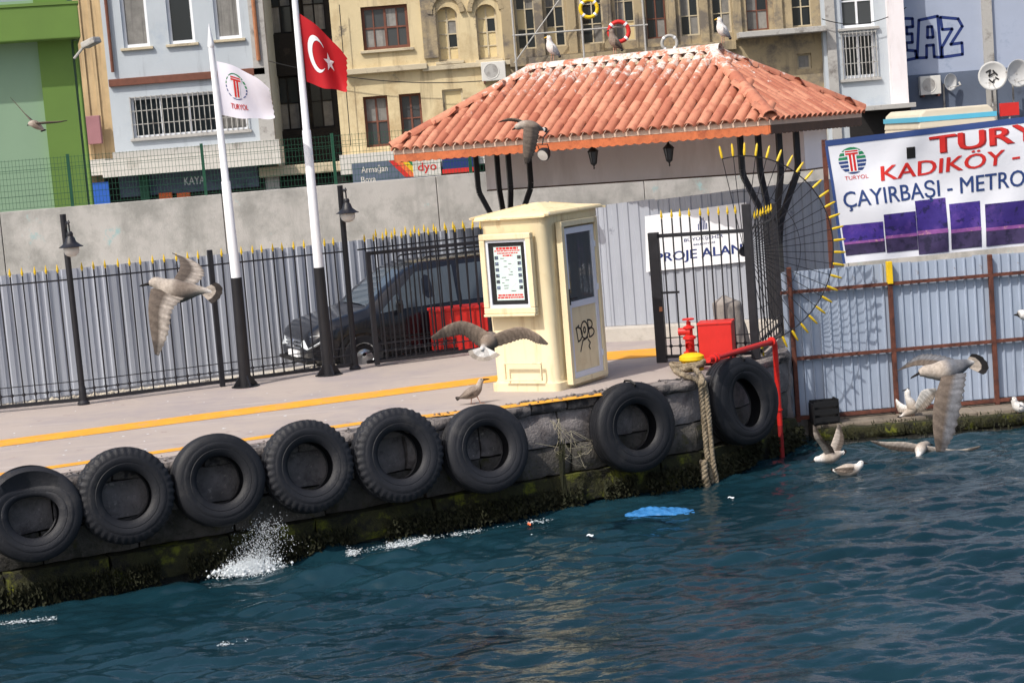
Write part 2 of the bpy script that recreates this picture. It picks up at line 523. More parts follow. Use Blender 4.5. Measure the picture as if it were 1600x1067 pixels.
# ================================================================== ground, quay, water
ZQ = 1.30
QA, QB, QC = atz(120, 742, ZQ), atz(1087, 593, ZQ), atz(1234, 548, ZQ)
def flat(v):
    return Vector((v.x, v.y, 0))
u1 = flat(QB - QA).normalized()
n1 = Vector((-u1.y, u1.x, 0))            # towards the land
u2 = flat(QC - QB).normalized()
n2 = Vector((-u2.y, u2.x, 0))
QL = QA - u1 * 5.5
A1, A2 = math.atan2(u1.y, u1.x), math.atan2(u2.y, u2.x)
FX = lambda px, py: atz(px, py, ZQ)
YR = 25.75                                 # distance of the rusty hoarding beyond the basin
def poly_slab(pts, z0, z1):
    mb = MB()
    mb.prism([(p.x, p.y) for p in pts], lambda a, b, d: (a, b, d), z0, z1)
    return mb
far = QL - u1 * 60
g = poly_slab([far + n1 * .35, QB + n1 * .35, QC + n2 * .45, Vector((QC.x + .5, YR + .25, 0)), Vector((60, YR + .25, 0)), Vector((220, 320, 0)), Vector((-220, 320, 0))], -2.0, 1.08)
struct(g.build('ground', 'kerbstone'))
# pavement of the quay (pinkish), up to the iron fence
fb = [(-260, 671), (0, 640), (300, 604), (560, 573), (760, 547), (985, 536), (1130, 528), (1225, 520)]
front = [QL + n1 * .30, QB + n1 * .30 - u1 * .05, QC + n2 * .30]
back = [FX(x, y - 3) for x, y in fb]
struct(poly_slab(front + back[::-1], 1.0, ZQ).build('quay_pavement', 'pave'))
mb = MB().box(-150, 150, 37, 200, 1.3, 1.42)
struct(mb.build('street', 'asphalt'))
# painted lines: sheets just above the pavement
def strip(name, up, lo, z):
    mb = MB()
    a = [atz(x, y, z) for x, y in up]
    b = [atz(x, y, z) for x, y in lo]
    n = len(a)
    mb.add(a + b, [(i, i + 1, n + i + 1, n + i) for i in range(n - 1)])
    return struct(mb.build(name, 'linepaint'))
strip('painted_line', [(-120, 703), (0, 687.5), (370, 639), (740, 591), (900, 570)], [(-120, 713), (0, 697.5), (370, 649), (740, 600.5), (900, 579)], ZQ + .004)
strip('painted_line', [(-60, 747), (80, 727.5), (300, 696), (560, 659), (750, 638), (960, 611)], [(-60, 752), (80, 732), (300, 700.5), (560, 663.5), (750, 643), (960, 615)], ZQ + .004)
strip('painted_line', [(930, 551), (1035, 543)], [(930, 564), (1035, 556)], ZQ + .004)

# ---- quay wall of rough blocks
qw = thing('quay_wall', 'mossy rough stone quay wall along the pavement edge, hung with tyres', 'wall', QA * 1.0, A1)
qw.location.z = 0
MW[qw.name] = Matrix.Translation((QA.x, QA.y, 0)) @ Matrix.Rotation(A1, 4, 'Z')
def block(x0, x1, z0, z1, yf, yb, amp, seed, nx=None, nz=None, top=True):
    """rough block: bumpy front, worn edges"""
    nx = nx or max(4, int((x1 - x0) / .11))
    nz = nz or max(3, int((z1 - z0) / .09))
    vs, fs = [], []
    for j in range(nz + 1):
        for i in range(nx + 1):
            u, w = i / nx, j / nz
            e = min(u, 1 - u) * (x1 - x0)
            e2 = min(w, 1 - w) * (z1 - z0)
            x, z = x0 + u * (x1 - x0), z0 + w * (z1 - z0)
            nv = noise.fractal(Vector((x * 2.6 + seed, z * 4, seed * 1.7)), 1, 2, 4)
            y = yf - amp * nv
            rd = .03
            for q in (e, e2):
                if q < rd:
                    y += (rd - q) * .8
            if i in (0, nx):
                z += .012 * noise.noise(Vector((z * 9, seed, 1)))
                x += .015 * noise.noise(Vector((z * 9, seed, 4))) + (.006 if i == 0 else -.006)
            if j in (0, nz):
                z += .014 * noise.noise(Vector((x * 7, seed, 2))) + (.005 if j == 0 else -.004)
            vs.append((x, y, z))
    W = nx + 1
    fs = [(j * W + i, j * W + i + 1, (j + 1) * W + i + 1, (j + 1) * W + i) for j in range(nz) for i in range(nx)]
    loop = [i for i in range(nx)] + [j * W + nx for j in range(nz)] + [nz * W + nx - i for i in range(nx)] + [(nz - j) * W for j in range(nz)]
    o = len(vs)
    for k in loop:
        x, y, z = vs[k]
        vs.append((x, yb, z + (.03 * noise.noise(Vector((x * 5, seed, 7))) if z > z1 - .03 else 0)))
    L = len(loop)
    for k in range(L):
        k2 = (k + 1) % L
        fs.append((loop[k], o + k, o + k2, loop[k2]))
    mb = MB()
    mb.add(vs, fs)
    return mb
def course(parent, xa, xb, z0, z1, yf, yb, lmin, lmax, amp, m_, seed, name='stone'):
    x = xa
    rr = random.Random(seed)
    while x < xb - .02:
        l = rr.uniform(lmin, lmax)
        if xb - x - l < lmin * .5:
            l = xb - x
        dz = rr.uniform(-.02, .0) if name == 'coping_stone' else 0
        block(x, x + l, z0, z1 + dz, yf + rr.uniform(-.015, .02), yb, amp, rr.uniform(0, 90)).build(name, m_, parent, smooth=True)
        x += l + (.012 if name == 'stone' else .015)
L1 = flat(QB - QA).length
for par, xa, xb, sd_ in ((qw, -5.5, L1 - .02, 1),):
    course(par, xa, xb, 1.17, 1.302, -.03, .34, .45, 1.1, .045, 'cap', sd_, 'coping_stone')
    course(par, xa, xb, .76, 1.165, .02, .4, .7, 1.25, .05, 'stone', sd_ + 5)
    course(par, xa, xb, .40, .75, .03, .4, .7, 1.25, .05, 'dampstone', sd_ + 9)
    course(par, xa, xb, .06, .39, -.09, .4, .9, 1.6, .07, 'moss', sd_ + 12, 'mossy_stone')
    course(par, xa, xb, -.6, .055, -.03, .4, 1.2, 2.2, .05, 'wetstone', sd_ + 17, 'footing_stone')
qe = thing('quay_wall', 'short shaded stone quay face beyond the mooring ropes, under the red pipe', 'wall', (QB.x, QB.y, 0), A2)
L2 = flat(QC - QB).length
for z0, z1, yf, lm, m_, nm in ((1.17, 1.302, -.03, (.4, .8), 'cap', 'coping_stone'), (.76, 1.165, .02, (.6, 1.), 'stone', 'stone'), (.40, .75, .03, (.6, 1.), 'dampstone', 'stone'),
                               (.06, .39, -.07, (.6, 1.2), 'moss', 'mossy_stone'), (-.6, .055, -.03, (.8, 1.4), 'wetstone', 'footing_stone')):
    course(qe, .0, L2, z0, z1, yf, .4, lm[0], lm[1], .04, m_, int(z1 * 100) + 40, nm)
# end of the quay face, towards the hoarding
block(-.0, .95, -.5, 1.28, 0, .3, .04, 31).build('end_face_stone', 'stone', qe, smooth=True)
o = bpy.data.objects['end_face_stone']
o.location = (L2, .0, 0)
o.rotation_euler = (0, 0, R(82) - A2)

# weed fringe hanging from the mossy course
def fringe(parent, xa, xb, n, y, seed):
    rr = random.Random(seed)
    mb = MB()
    for _ in range(n):
        x = rr.uniform(xa, xb)
        dens = noise.noise(Vector((x * 1.7, seed, 0)))
        if dens < -.25:
            continue
        z = rr.uniform(.02, .30)
        l = rr.uniform(.02, .07)
        w = rr.uniform(.0015, .0045)
        yy = y - rr.uniform(.04, .10)
        mb.add([(x - w, yy + .03, z), (x + w, yy + .03, z), (x + w * .6 + rr.uniform(-.02, .02), yy - .02, z - l * .6), (x + rr.uniform(-.02, .02), yy, z - l)], [(0, 1, 2, 3)])
    stuff(mb.build('weed_fringe', 'weed', parent))
fringe(qw, -3, L1, 7000, -.09, 3)
fringe(qe, 0, L2, 1800, -.07, 5)

# ---- water: real waves near the quay, calmer sheet further off
def water():
    x0, x1, y0, y1, d = -10.5, 11.5, 12.0, 27.0, .034
    nx, ny = int((x1 - x0) / d), int((y1 - y0) / d)
    X, Y = np.meshgrid(np.linspace(x0, x1, nx + 1), np.linspace(y0, y1, ny + 1))
    Z = np.zeros_like(X)
    DX = np.zeros_like(X)
    DY = np.zeros_like(X)
    r_ = np.random.default_rng(11)
    for i in range(130):
        lam = .13 * (1.5 / .13) ** (r_.random())
        k = 2 * np.pi / lam
        th = R(-78) + r_.normal(0, .50)
        a = .0049 * lam ** .85 * (1.15 if lam > .6 else 1.22)
        ph = k * (X * math.cos(th) + Y * math.sin(th)) + r_.random() * 6.28
        Z += a * np.sin(ph)
        DX -= .8 * a * math.cos(th) * np.cos(ph)
        DY -= .8 * a * math.sin(th) * np.cos(ph)
    env = .75 + .35 * np.sin(X * .55 + Y * .4 + 1) * np.sin(Y * .7 - X * .25)
    edge = np.minimum.reduce([X - x0, x1 - X, Y - y0, np.full_like(X, 9)])
    env = env * np.clip(edge / .8, 0, 1)
    V = np.stack([X + DX * env, Y + DY * env, Z * env], -1).reshape(-1, 3)
    idx = np.arange((nx + 1) * (ny + 1)).reshape(ny + 1, nx + 1)
    Fq = np.stack([idx[:-1, :-1], idx[:-1, 1:], idx[1:, 1:], idx[1:, :-1]], -1).reshape(-1, 4)
    B = 140.
    o = len(V)
    ext = [(-B, -B), (B, -B), (B, 30), (-B, 30)]
    q = [(-B, -B, 0), (B, -B, 0), (B, y0, 0), (-B, y0, 0), (-B, y0, 0), (x0, y0, 0), (x0, y1, 0), (-B, y1, 0), (x1, y0, 0), (B, y0, 0), (B, y1, 0), (x1, y1, 0)]
    V = np.concatenate([V, np.array(q)])
    faces = Fq.tolist() + [[o + i for i in (0, 1, 2, 3)], [o + i for i in (4, 5, 6, 7)], [o + i for i in (8, 9, 10, 11)]]
    me = bpy.data.meshes.new('water')
    me.from_pydata(V.tolist(), [], faces)
    me.polygons.foreach_set('use_smooth', [True] * len(me.polygons))
    me.materials.append(M['water'])
    struct(obj('water', me))
water()

# ================================================================== tyres
def tyre_mesh(Ro, Ri, w, lugs, squash=None, seed=0, name='tyre'):
    prof = []          # (radius, axial) going from inner bead front, over the sidewall and tread, to inner bead back
    h = w / 2
    prof += [(Ri + .012, -h * .62), (Ri, -h * .72), (Ri + .012, -h * .86), (Ri + .05, -h * 1.0), (Ri + .075, -h * 1.045), (Ri + .08, -h * 1.02), (Ri + .09, -h * 1.05), (Ri + .12, -h * 1.08), (Ro - .105, -h * 1.09), (Ro - .10, -h * 1.06), (Ro - .09, -h * 1.07), (Ro - .05, -h * 1.0), (Ro - .02, -h * .88)]
    t0 = len(prof)
    prof += [(Ro - .004, -h * .78), (Ro, -h * .5), (Ro - .014, -h * .46), (Ro - .014, -h * .38), (Ro, -h * .34), (Ro, -h * .04), (Ro - .014, 0), (Ro, h * .04), (Ro, h * .34), (Ro - .014, h * .38), (Ro - .014, h * .46), (Ro, h * .5), (Ro - .004, h * .78)]
    t1 = len(prof)
    prof += [(Ro - .02, h * .88), (Ro - .05, h * 1.0), (Ro - .10, h * 1.08), (Ri + .05, h), (Ri, h * .72), (Ri + .012, h * .62),
             (Ri + .05, h * .8), (Ro - .09, h * .8), (Ro - .05, h * .5), (Ro - .045, 0), (Ro - .05, -h * .5), (Ro - .09, -h * .8), (Ri + .05, -h * .8)]
    n = 160
    vs, fs = [], []
    rr = random.Random(seed)
    for i, (r_, a_) in enumerate(prof):
        for k in range(n):
            th = 2 * math.pi * k / n
            rad = r_
            if lugs and t0 - 2 <= i < t1 + 2 and (i < t0 + 3 or i > t1 - 4) and (k // 2) % 2:
                rad -= .015
            x, z = rad * math.cos(th), rad * math.sin(th)
            y = a_
            if squash:
                x, y, z = squash(x, y, z)
            vs.append((x, y, z))
    m_ = len(prof)
    for i in range(m_):
        j = (i + 1) % m_
        for k in range(n):
            k2 = (k + 1) % n
            fs.append((i * n + k, i * n + k2, j * n + k2, j * n + k))
    mb = MB()
    mb.add(vs, fs)
    me = mb.mesh(name, 'tyre', smooth=True)
    me.set_sharp_from_angle(angle=R(50))
    return me
def sq1(x, y, z):      # collapsed top: front bead folded down and inwards
    t = max(0, z) / .5
    if z > 0 and y < .02 and abs(x) < .42:
        s = t * (1 - (x / .45) ** 2)
        r_ = math.hypot(x, z)
        if r_ < .44:
            return x * (1 - .1 * s), y + .16 * s, z - .17 * s
        return x, y + .05 * s, z - .02 * s
    return x, y, z
def sq8(x, y, z):      # pulled oval towards the hanging rope
    s = max(0, z) / .5
    d = math.hypot(x, z)
    if d < .42:
        k = (.42 - d) / .13
        x2 = x * (1 - .22 * k) - .10 * k * s
        return x2 + .02, y, z * (1 + .05 * k) - .04 * k * (1 - s)
    return x - .05 * s * s, y, z
tyres = [  # px, py, radius px, label, lugs, squash, wall
    (50, 802, 74, 'black tyre with its top sidewall folded in, hanging on the quay wall', False, sq1, 1),
    (195, 774, 74, 'lug-treaded tyre hanging beside the one with the folded sidewall', True, None, 1),
    (340, 750, 71, 'smooth black tyre hanging over the water splash, white streak inside its top', False, None, 1),
    (480, 729, 71, 'black tyre with a torn hole in its top tread, hung on the quay', True, None, 1),
    (620, 711, 72, 'lug-treaded tyre on the quay between the torn tyre and the gull', True, None, 1),
    (757, 701, 67.5, 'black tyre hanging on the quay below the standing gull', False, None, 1),
    (988, 667, 68.5, 'black tyre hung by a dark rope below the kiosk door', False, None, 1),
    (1157, 626, 67, 'worn black tyre with an oval opening beside the red pipe', False, sq8, 2)]
for i, (px, py, rp, lab, lug, sq, wl) in enumerate(tyres):
    w = .29
    nn, aa, q0 = (n1, A1, QA) if wl == 1 else (n2, A2, QB)
    if i == 7:
        aa -= R(16)
    c = atplane(px, py, Vector((q0.x, q0.y, 0)) - nn * (w / 2 + .055), nn)
    Ro = rp * c.y / FPX * 1.04
    t = thing('tyre', lab, 'tyre', c, aa, 'tyres hung along the quay')
    t.rotation_euler = (R(random.uniform(-11, -6)), 0, aa + R(random.uniform(-3, 3)))
    me = tyre_mesh(Ro, Ro * .51, w, lug, sq, i)
    o = obj('casing', me, t)
    o.rotation_euler = (0, R(random.uniform(0, 360)) if not sq else 0, 0)
    # cord holding the tyre to the quay
    mb = MB()
    if i < 6:
        mb.tube([(0, .02, Ro - .06), (0, .10, Ro - .02), (0.03, .2, Ro - .04), (.05, .45, Ro - .08)], .009, 6)
    else:
        mb.tube([(0.03, -.1, Ro - .13), (0.02, -.165, Ro - .03), (0, -.10, Ro + .015), (0.02, .06, Ro + .02), (0.06, .3, Ro * 1.0 - .12), (.08, .55, Ro - .10)], .014, 6)
    mb.build('hanging_cord', 'blackplastic', t, smooth=True)

# ================================================================== iron fence
def spike_mesh():
    return MB().lathe([(.001, .12), (.006, .10), (.019, .035), (.015, .015), (.009, .008), (.009, -.005)], 8).mesh('spike', 'spike', smooth=True)
SPK = spike_mesh()
def bar_mesh(h, w=.018):
    return MB().box(-w / 2, w / 2, -w / 2, w / 2, 0, h).mesh('bar', 'iron')
BALL = MB().lathe([(.001, .026), (.02, .018), (.026, 0), (.02, -.018), (.001, -.026)], 8).mesh('ball', 'iron', smooth=True)
def add_bars(root, x0, x1, pitch, h, z0, y=0, balls=None, spikes=True):
    me = bar_mesh(h - z0)
    n = max(1, int(round((x1 - x0) / pitch)))
    for i in range(1, n):
        x = x0 + (x1 - x0) * i / n
        b = obj('bar', me, root)
        b.location = (x, y, z0)
        b.rotation_euler = (0, R(random.uniform(-.5, .5)), 0)
        if spikes:
            s = obj('spike', SPK, b)
            s.location = (0, 0, h - z0)
        if balls:
            s = obj('ball', BALL, b)
            s.location = (0, 0, balls - z0)
def fence_section(pa, pb, label, post_a=False, post_b=False, pitch=.158):
    d = flat(pb - pa)
    L = d.length
    t = thing('iron_fence', label, 'fence', (pa.x, pa.y, ZQ), math.atan2(d.y, d.x), 'black iron fence sections')
    for nm, z, w, hh in (('bottom_rail', .075, .04, .05), ('ball_rail', .215, .016, .016), ('thin_rail', .33, .010, .012), ('top_rail', 1.735, .02, .022)):
        MB().box(.03, L - .03, -w / 2 + .002 * (w == .04), w / 2, z - hh / 2, z + hh / 2).build(nm, 'iron', t)
    add_bars(t, 0, L, pitch, 1.84, .09, 0, .215)
    if post_a:
        MB().box(-.035, .035, -.035, .035, 0, 1.95).build('post', 'iron', t, bevel=.006)
    if post_b:
        MB().box(L - .035, L + .035, -.035, .035, 0, 1.95).build('post', 'iron', t, bevel=.006)
    return t
f0, f1, f2, f3, f4 = FX(-200, 664), FX(131, 632), FX(348, 604), FX(555, 577), FX(780, 545)
fence_section(f0, f1, 'black iron fence section with yellow spikes beyond the lamp post with clear globe')
fence_section(f1, f2, 'black iron fence section behind the flying brown gull', post_b=True)
fence_section(f2, f3, 'black iron fence section in front of the van bonnet, behind the flagpoles')
fence_section(f3 + Vector((.15, .12, 0)), f4 + Vector((0, .2, 0)), 'black iron fence section between the gate leaf and the van side')
# gate leaf lying in front of the last section
def gate_leaf(pa, pb, label, h, ph, balls=True):
    d = flat(pb - pa)
    L = d.length
    t = thing('iron_gate', label, 'gate', (pa.x, pa.y, ZQ), math.atan2(d.y, d.x))
    MB().box(-.035, .035, -.03, .03, .03, h).build('stile', 'iron', t, bevel=.005)
    MB().box(L - .035, L + .035, -.03, .03, .03, h).build('stile', 'iron', t, bevel=.005)
    for nm, z, hh in (('bottom_rail', .075, .045), ('top_rail', h - .03, .05)):
        MB().box(.035, L - .035, -.02, .02, z - hh / 2, z + hh / 2).build(nm, 'iron', t)
    for z in (.215, .33):
        MB().box(.035, L - .035, -.007, .007, z - .007, z + .007).build('thin_rail', 'iron', t)
    add_bars(t, 0, L, ph, h + .20, .08, 0, .215 if balls else None)
    return t
gate_leaf(FX(590, 573), FX(765, 551) + Vector((.05, .03, 0)), 'black iron gate leaf in front of the van, beside the red bin', 1.70, .15)

# ---- lamp posts of the fence
def lamp_post(base, top_px, label, lamp_px, globe):
    Y = base.y
    top = aty(top_px[0], top_px[1], Y)
    t = thing('lamp_post', label, 'lamp post', (base.x, base.y, ZQ), 0, 'lamp posts on the iron fence')
    lean = top.x - base.x
    H = top.z - ZQ
    MB().tube([(0, 0, 0), (lean * .5, 0, H * .5), (lean, 0, H)], .042, 12).build('pole', 'iron', t, smooth=True)
    MB().lathe([(.085, 0), (.085, .03), (.055, .06), (.05, .22), (.043, .26)], 14).build('foot', 'iron', t, smooth=True)
    lp = aty(lamp_px[0], lamp_px[1], Y - .22)     # centre of the shade rim
    lx, ly, lz = lp.x - base.x, -.22, lp.z - ZQ
    arm = MB().tube([(lean * .93, 0, lz + .20), (lx * .6 + lean * .4, ly * .6, lz + .33), (lx, ly, lz + .29), (lx, ly, lz + .16)], .012, 8)
    arm.lathe([(.001, .40), (.012, .385), (.02, .36), (.008, .34), (.01, .28)], 10, (lx, ly, lz - .04))
    arm.build('arm', 'iron', t, smooth=True)
    MB().lathe([(.03, .20), (.045, .17), (.04, .14), (.06, .11), (.075, .06), (.13, .015), (.165, -.005), (.165, -.012), (.12, .0), (.02, .1)], 20, (lx, ly, lz)).build('lamp_shade', 'iron', t, smooth=True)
    MB().lathe([(.001, -.145), (.05, -.135), (.09, -.105), (.108, -.06), (.105, -.015), (.09, .01)], 20, (lx, ly, lz)).build('lamp_globe', globe, t, smooth=True)
lamp_post(f1, (98, 335), 'black fence lamp post against the concrete wall under the green building', (111, 385), 'globe')
lamp_post(f3, (531, 290), 'black fence lamp post beside the gate leaf, near the van windscreen', (543, 332), 'globe')

# ---- flagpoles
def flagpole(base, mid_px, top_px, label, tip=True):
    Y = base.y
    md, tp = aty(mid_px[0], mid_px[1], Y), aty(top_px[0], top_px[1], Y)
    t = thing('flagpole', label, 'flagpole', (base.x, base.y, ZQ), 0, 'flagpoles on the quay')
    mx, mz, tx, tz = md.x - base.x, md.z - ZQ, tp.x - base.x, tp.z - ZQ
    lo = MB().tube([(0, 0, 0), (mx, 0, mz)], [.085, .078], 20)
    lo.build('black_lower_tube', 'blackpaint', t, smooth=True)
    k = .42
    up = MB().tube([(mx, 0, mz), (mx + (tx - mx) * k, 0, mz + (tz - mz) * k), (mx + (tx - mx) * (k + .004), 0, mz + (tz - mz) * (k + .004)), (tx, 0, tz)], [.070, .062, .052, .040], 20)
    up.build('white_upper_tube', 'white', t, smooth=True)
    if tip:
        MB().lathe([(.042, 0), (.05, .02), (.044, .06), (.02, .22), (.002, .33)], 14, (tx, 0, tz)).build('finial', 'white', t, smooth=True)
    ft = MB()
    for k in range(4):
        a = k * math.pi / 2 + .5
        ft.prism([(.07, 0), (.19, 0), (.07, .17)], lambda p, q, d, a=a: (p * math.cos(a) - d * math.sin(a), p * math.sin(a) + d * math.cos(a), q + .01), -.012, .012)
    ft.lathe([(.001, .012), (.2, .012), (.2, 0)], 16)
    ft.build('foot_plate', 'blackpaint', t)
    return t
fp1 = FX(384, 604)
fp2 = FX(514, 586)
flagpole(fp1, (369, 434), (330, 75), 'tall white flagpole with black foot carrying the white flag')
flagpole(fp2, (498, 418), (452, -95), 'tall white flagpole with black foot carrying the red flag')

# ================================================================== flags
def flag(name, label, Y, hoist, fly, mat_, wave, ph):
    """cloth between hoist edge and fly edge (photo corners at the pole's distance), rippled in depth"""
    h0, h1 = aty(*hoist[0], Y), aty(*hoist[1], Y)      # top, bottom at the pole
    g0, g1 = aty(*fly[0], Y), aty(*fly[1], Y)
    t = thing(name, label, 'flag', h1)
    def P(u, v, off=0.):
        a = h1.lerp(h0, v)
        b = g1.lerp(g0, v)
        p = a.lerp(b, u)
        p = p + Vector((0, 0, .10 * math.sin(math.pi * u) * (v - .35)))
        p.y += wave * u ** .7 * math.sin(u * 8.5 + v * 2.2 + ph) + .10 * u * math.sin(v * 3 + ph) + off
        p.z += .018 * math.sin(u * 11 + v * 4 + ph) * u
        return p
    mb = MB()
    nu, nv = 36, 22
    mb.grid(nu, nv, lambda u, v: P(u + .012 * (u > .97) * math.sin(v * 40), v))
    mb.build('cloth', mat_, t, True, smooth='all')
    return t, P
def sub_poly(poly, n=3):
    out = []
    for i in range(len(poly)):
        a, b = poly[i], poly[(i + 1) % len(poly)]
        for k in range(n):
            out.append((a[0] + (b[0] - a[0]) * k / n, a[1] + (b[1] - a[1]) * k / n))
    return out
def both_sides(mk, P, name, mat_, parent, d=.004):
    for s in (-d, d):
        vs, fs = mk()
        mb = MB()
        mb.add([P(u, v, s) for u, v in vs], fs)
        mb.build(name, mat_, parent, True, recalc=False)
rf, RP = flag('turkish_flag', 'red flag with white crescent and star on the taller pole', fp2.y, ((467, 21), (479, 128)), ((543, 92), (541, 142)), 'flagred', .07, .5)
def crescent():
    n = 30
    vs, fs = [], []
    for i in range(n + 1):
        a = R(38) + (R(322) - R(38)) * i / n
        vs.append((.33 + .21 * math.cos(a), .52 + .285 * math.sin(a)))
        b = R(52) + (R(308) - R(52)) * i / n
        vs.append((.385 + .165 * math.cos(b), .52 + .225 * math.sin(b)))
    for i in range(n):
        fs.append((2 * i, 2 * i + 1, 2 * i + 3, 2 * i + 2))
    return vs, fs
def star():
    vs = [(.60, .50)]
    for k in range(10):
        r_ = 1.0 if k % 2 == 0 else .4
        a = math.pi + k * math.pi / 5
        vs.append((.60 + .125 * r_ * math.cos(a), .50 + .175 * r_ * math.sin(a)))
    return vs, [(0, 1 + k, 1 + (k + 1) % 10) for k in range(10)]
both_sides(crescent, RP, 'crescent', 'whiteprint', rf)
both_sides(star, RP, 'star', 'whiteprint', rf)
wf, WP = flag('company_flag', 'white flag with striped round emblem on the shorter pole', fp1.y, ((338, 96), (346, 180)), ((422, 138), (428, 184)), 'flagwhite', .05, 1.2)
def disc_band(cx, cy, rx, ry, y0, y1, x0=-1., x1=1., n=14):
    """slice of an ellipse between two heights (fractions of the radius), cut to x0..x1"""
    vs, fs = [], []
    for i in range(n + 1):
        y = y0 + (y1 - y0) * i / n
        w = math.sqrt(max(0, 1 - y * y))
        vs += [(cx + rx * max(-w, x0), cy + ry * y), (cx + rx * min(w, x1), cy + ry * y)]
    for i in range(n):
        fs.append((2 * i, 2 * i + 1, 2 * i + 3, 2 * i + 2))
    return vs, fs
def emblem(cx, cy, rx, ry, P, parent, d, dbl=True):
    def put(vf, m_, name, off):
        for s in ((-1, 1) if dbl else (1,)):
            mb = MB()
            mb.add([P(u, v, s * off) for u, v in vf[0]], vf[1])
            mb.build(name, m_, parent, True, recalc=False)
    for y0, y1, m_ in ((.72, 1., 'greenprint'), (.40, .62, 'greenprint'), (.10, .30, 'greenprint'), (-.18, .0, 'blueprint'), (-.48, -.28, 'blueprint'), (-.78, -.58, 'blueprint'), (-1., -.88, 'blueprint')):
        put(disc_band(cx, cy, rx, ry, y0, y1), m_, 'emblem_stripe', d)
    put(([(cx + rx * x, cy + ry * y) for x, y in ((-.52, .36), (.52, .36), (.52, .80), (-.52, .80), (-.32, -.85), (.32, -.85), (.32, .36), (-.32, .36))], [(0, 1, 2, 3), (4, 5, 6, 7)]), 'whiteprint', 'emblem_letter_edge', d * 1.5)
    put(([(cx + rx * x, cy + ry * y) for x, y in ((-.46, .44), (.46, .44), (.46, .58), (-.46, .58), (-.46, .64), (.46, .64), (.46, .75), (-.46, .75),
                                                    (-.22, -.8), (-.05, -.8), (-.05, .44), (-.22, .44), (.05, -.8), (.22, -.8), (.22, .44), (.05, .44))], [(0, 1, 2, 3), (4, 5, 6, 7), (8, 9, 10, 11), (12, 13, 14, 15)]), 'redprint', 'emblem_letter', d * 2)
emblem(.34, .60, .20, .25, WP, wf, .004)
for s in (-.005, .005):
    text_on('TURYOL', lambda a, b, s=s: WP(a, b, s), (.20, .52, .17, .27), 'lettering', 'redprint', wf, True)

# ================================================================== kiosk
K = FX(873, 612)
KR = R(-32)
kx = Vector((math.cos(KR), math.sin(KR), 0))
ky = Vector((-math.sin(KR), math.cos(KR), 0))
KW, KD, KH = 1.0, 1.36, 2.22
kio = thing('ticket_kiosk', 'cream plastic kiosk with map window and white framed door on the quay', 'kiosk', (K.x, K.y, ZQ), KR)
def rrect(x0, x1, y0, y1, r_, n=6):
    pts = []
    for cx, cy, a0 in ((x1 - r_, y0 + r_, -90), (x1 - r_, y1 - r_, 0), (x0 + r_, y1 - r_, 90), (x0 + r_, y0 + r_, 180)):
        for k in range(n + 1):
            a = R(a0 + 90 * k / n)
            pts.append((cx + r_ * math.cos(a), cy + r_ * math.sin(a)))
    return pts
mb = MB()
rings = [(0.0, .0), (.10, .0), (.105, -.03), (.14, -.045), (1.2, -.03), (2.05, -.02), (2.10, .0), (KH, .0)]
n_ = None
for z, g_ in rings:
    pts = rrect(-KW - g_, g_, -g_, KD + g_, .10)
    n_ = len(pts)
    mb.v += [Vector((x, y, z)) for x, y in pts]
for i in range(len(rings) - 1):
    for k in range(n_):
        k2 = (k + 1) % n_
        mb.f.append((i * n_ + k, i * n_ + k2, (i + 1) * n_ + k2, (i + 1) * n_ + k))
mb.f.append(tuple(range((len(rings) - 1) * n_, len(rings) * n_)))
mb.build('body', 'cream', kio, smooth=True)
# shallow roof cap, slightly sagging eave
mb = MB()
ov = .055
prof = [(1.0, 2.18, .0), (1.0, 2.20, .012), (.97, 2.225, .0), (.55, 2.275, .0), (.16, 2.32, 0), (.12, 2.33, 0)]
cx_, cy_ = -KW / 2, KD / 2
for s, z, _ in prof:
    pts = rrect(cx_ - (KW / 2 + ov) * s, cx_ + (KW / 2 + ov) * s, cy_ - (KD / 2 + ov) * s, cy_ + (KD / 2 + ov) * s, .06 * s + .005)
    for x, y in pts:
        e = .02 * math.sin(x * 7 + y * 5) * (s > .9)
        mb.v.append(Vector((x, y, z + e)))
n_ = len(pts)
for i in range(len(prof) - 1):
    for k in range(n_):
        k2 = (k + 1) % n_
        mb.f.append((i * n_ + k, i * n_ + k2, (i + 1) * n_ + k2, (i + 1) * n_ + k))
mb.f.append(tuple(range((len(prof) - 1) * n_, len(prof) * n_)))
mb.f.append(tuple(reversed(range(n_))))
roof = mb.build('roof', 'creamroof', kio, smooth=True)
for sx, sy in ((0, 0), (-KW, 0), (0, KD), (-KW, KD)):
    MB().bar((cx_ + (sx - cx_) * 1.12, cy_ + (sy - cy_) * 1.10, 2.20), (cx_ + (sx - cx_) * .2, cy_ + (sy - cy_) * .2, 2.312), .05, .025).build('roof_rib', 'creamroof', roof)
# front face (local y = -.03): map window
def kf(px, py):
    p = atplane(px, py, Vector((K.x, K.y, 0)) - ky * .03, ky) - K
    return p.dot(kx), p.z
def kr(px, py):
    p = atplane(px, py, Vector((K.x, K.y, 0)) + kx * .03, kx) - K
    return p.dot(ky), p.z
wx, wz = kf(797, 427)
def fr(parent, nm, m_, x0, x1, z0, z1, b, y0, y1, bev=0.):
    mb = MB()
    mb.box(x0, x1, y0, y1, z0, z0 + b).box(x0, x1, y0, y1, z1 - b, z1).box(x0, x0 + b, y0 + .0008, y1, z0 + b, z1 - b).box(x1 - b, x1, y0 + .0008, y1, z0 + b, z1 - b)
    return mb.build(nm, m_, parent, bevel=bev)
fr(kio, 'window_surround', 'cream', wx - .38, wx + .37, wz - .50, wz + .50, .075, -.105, -.02, .012)
MB().box(wx - .38, wx + .37, -.125, -.02, wz - .535, wz - .502).build('window_shelf', 'cream', kio, bevel=.01)
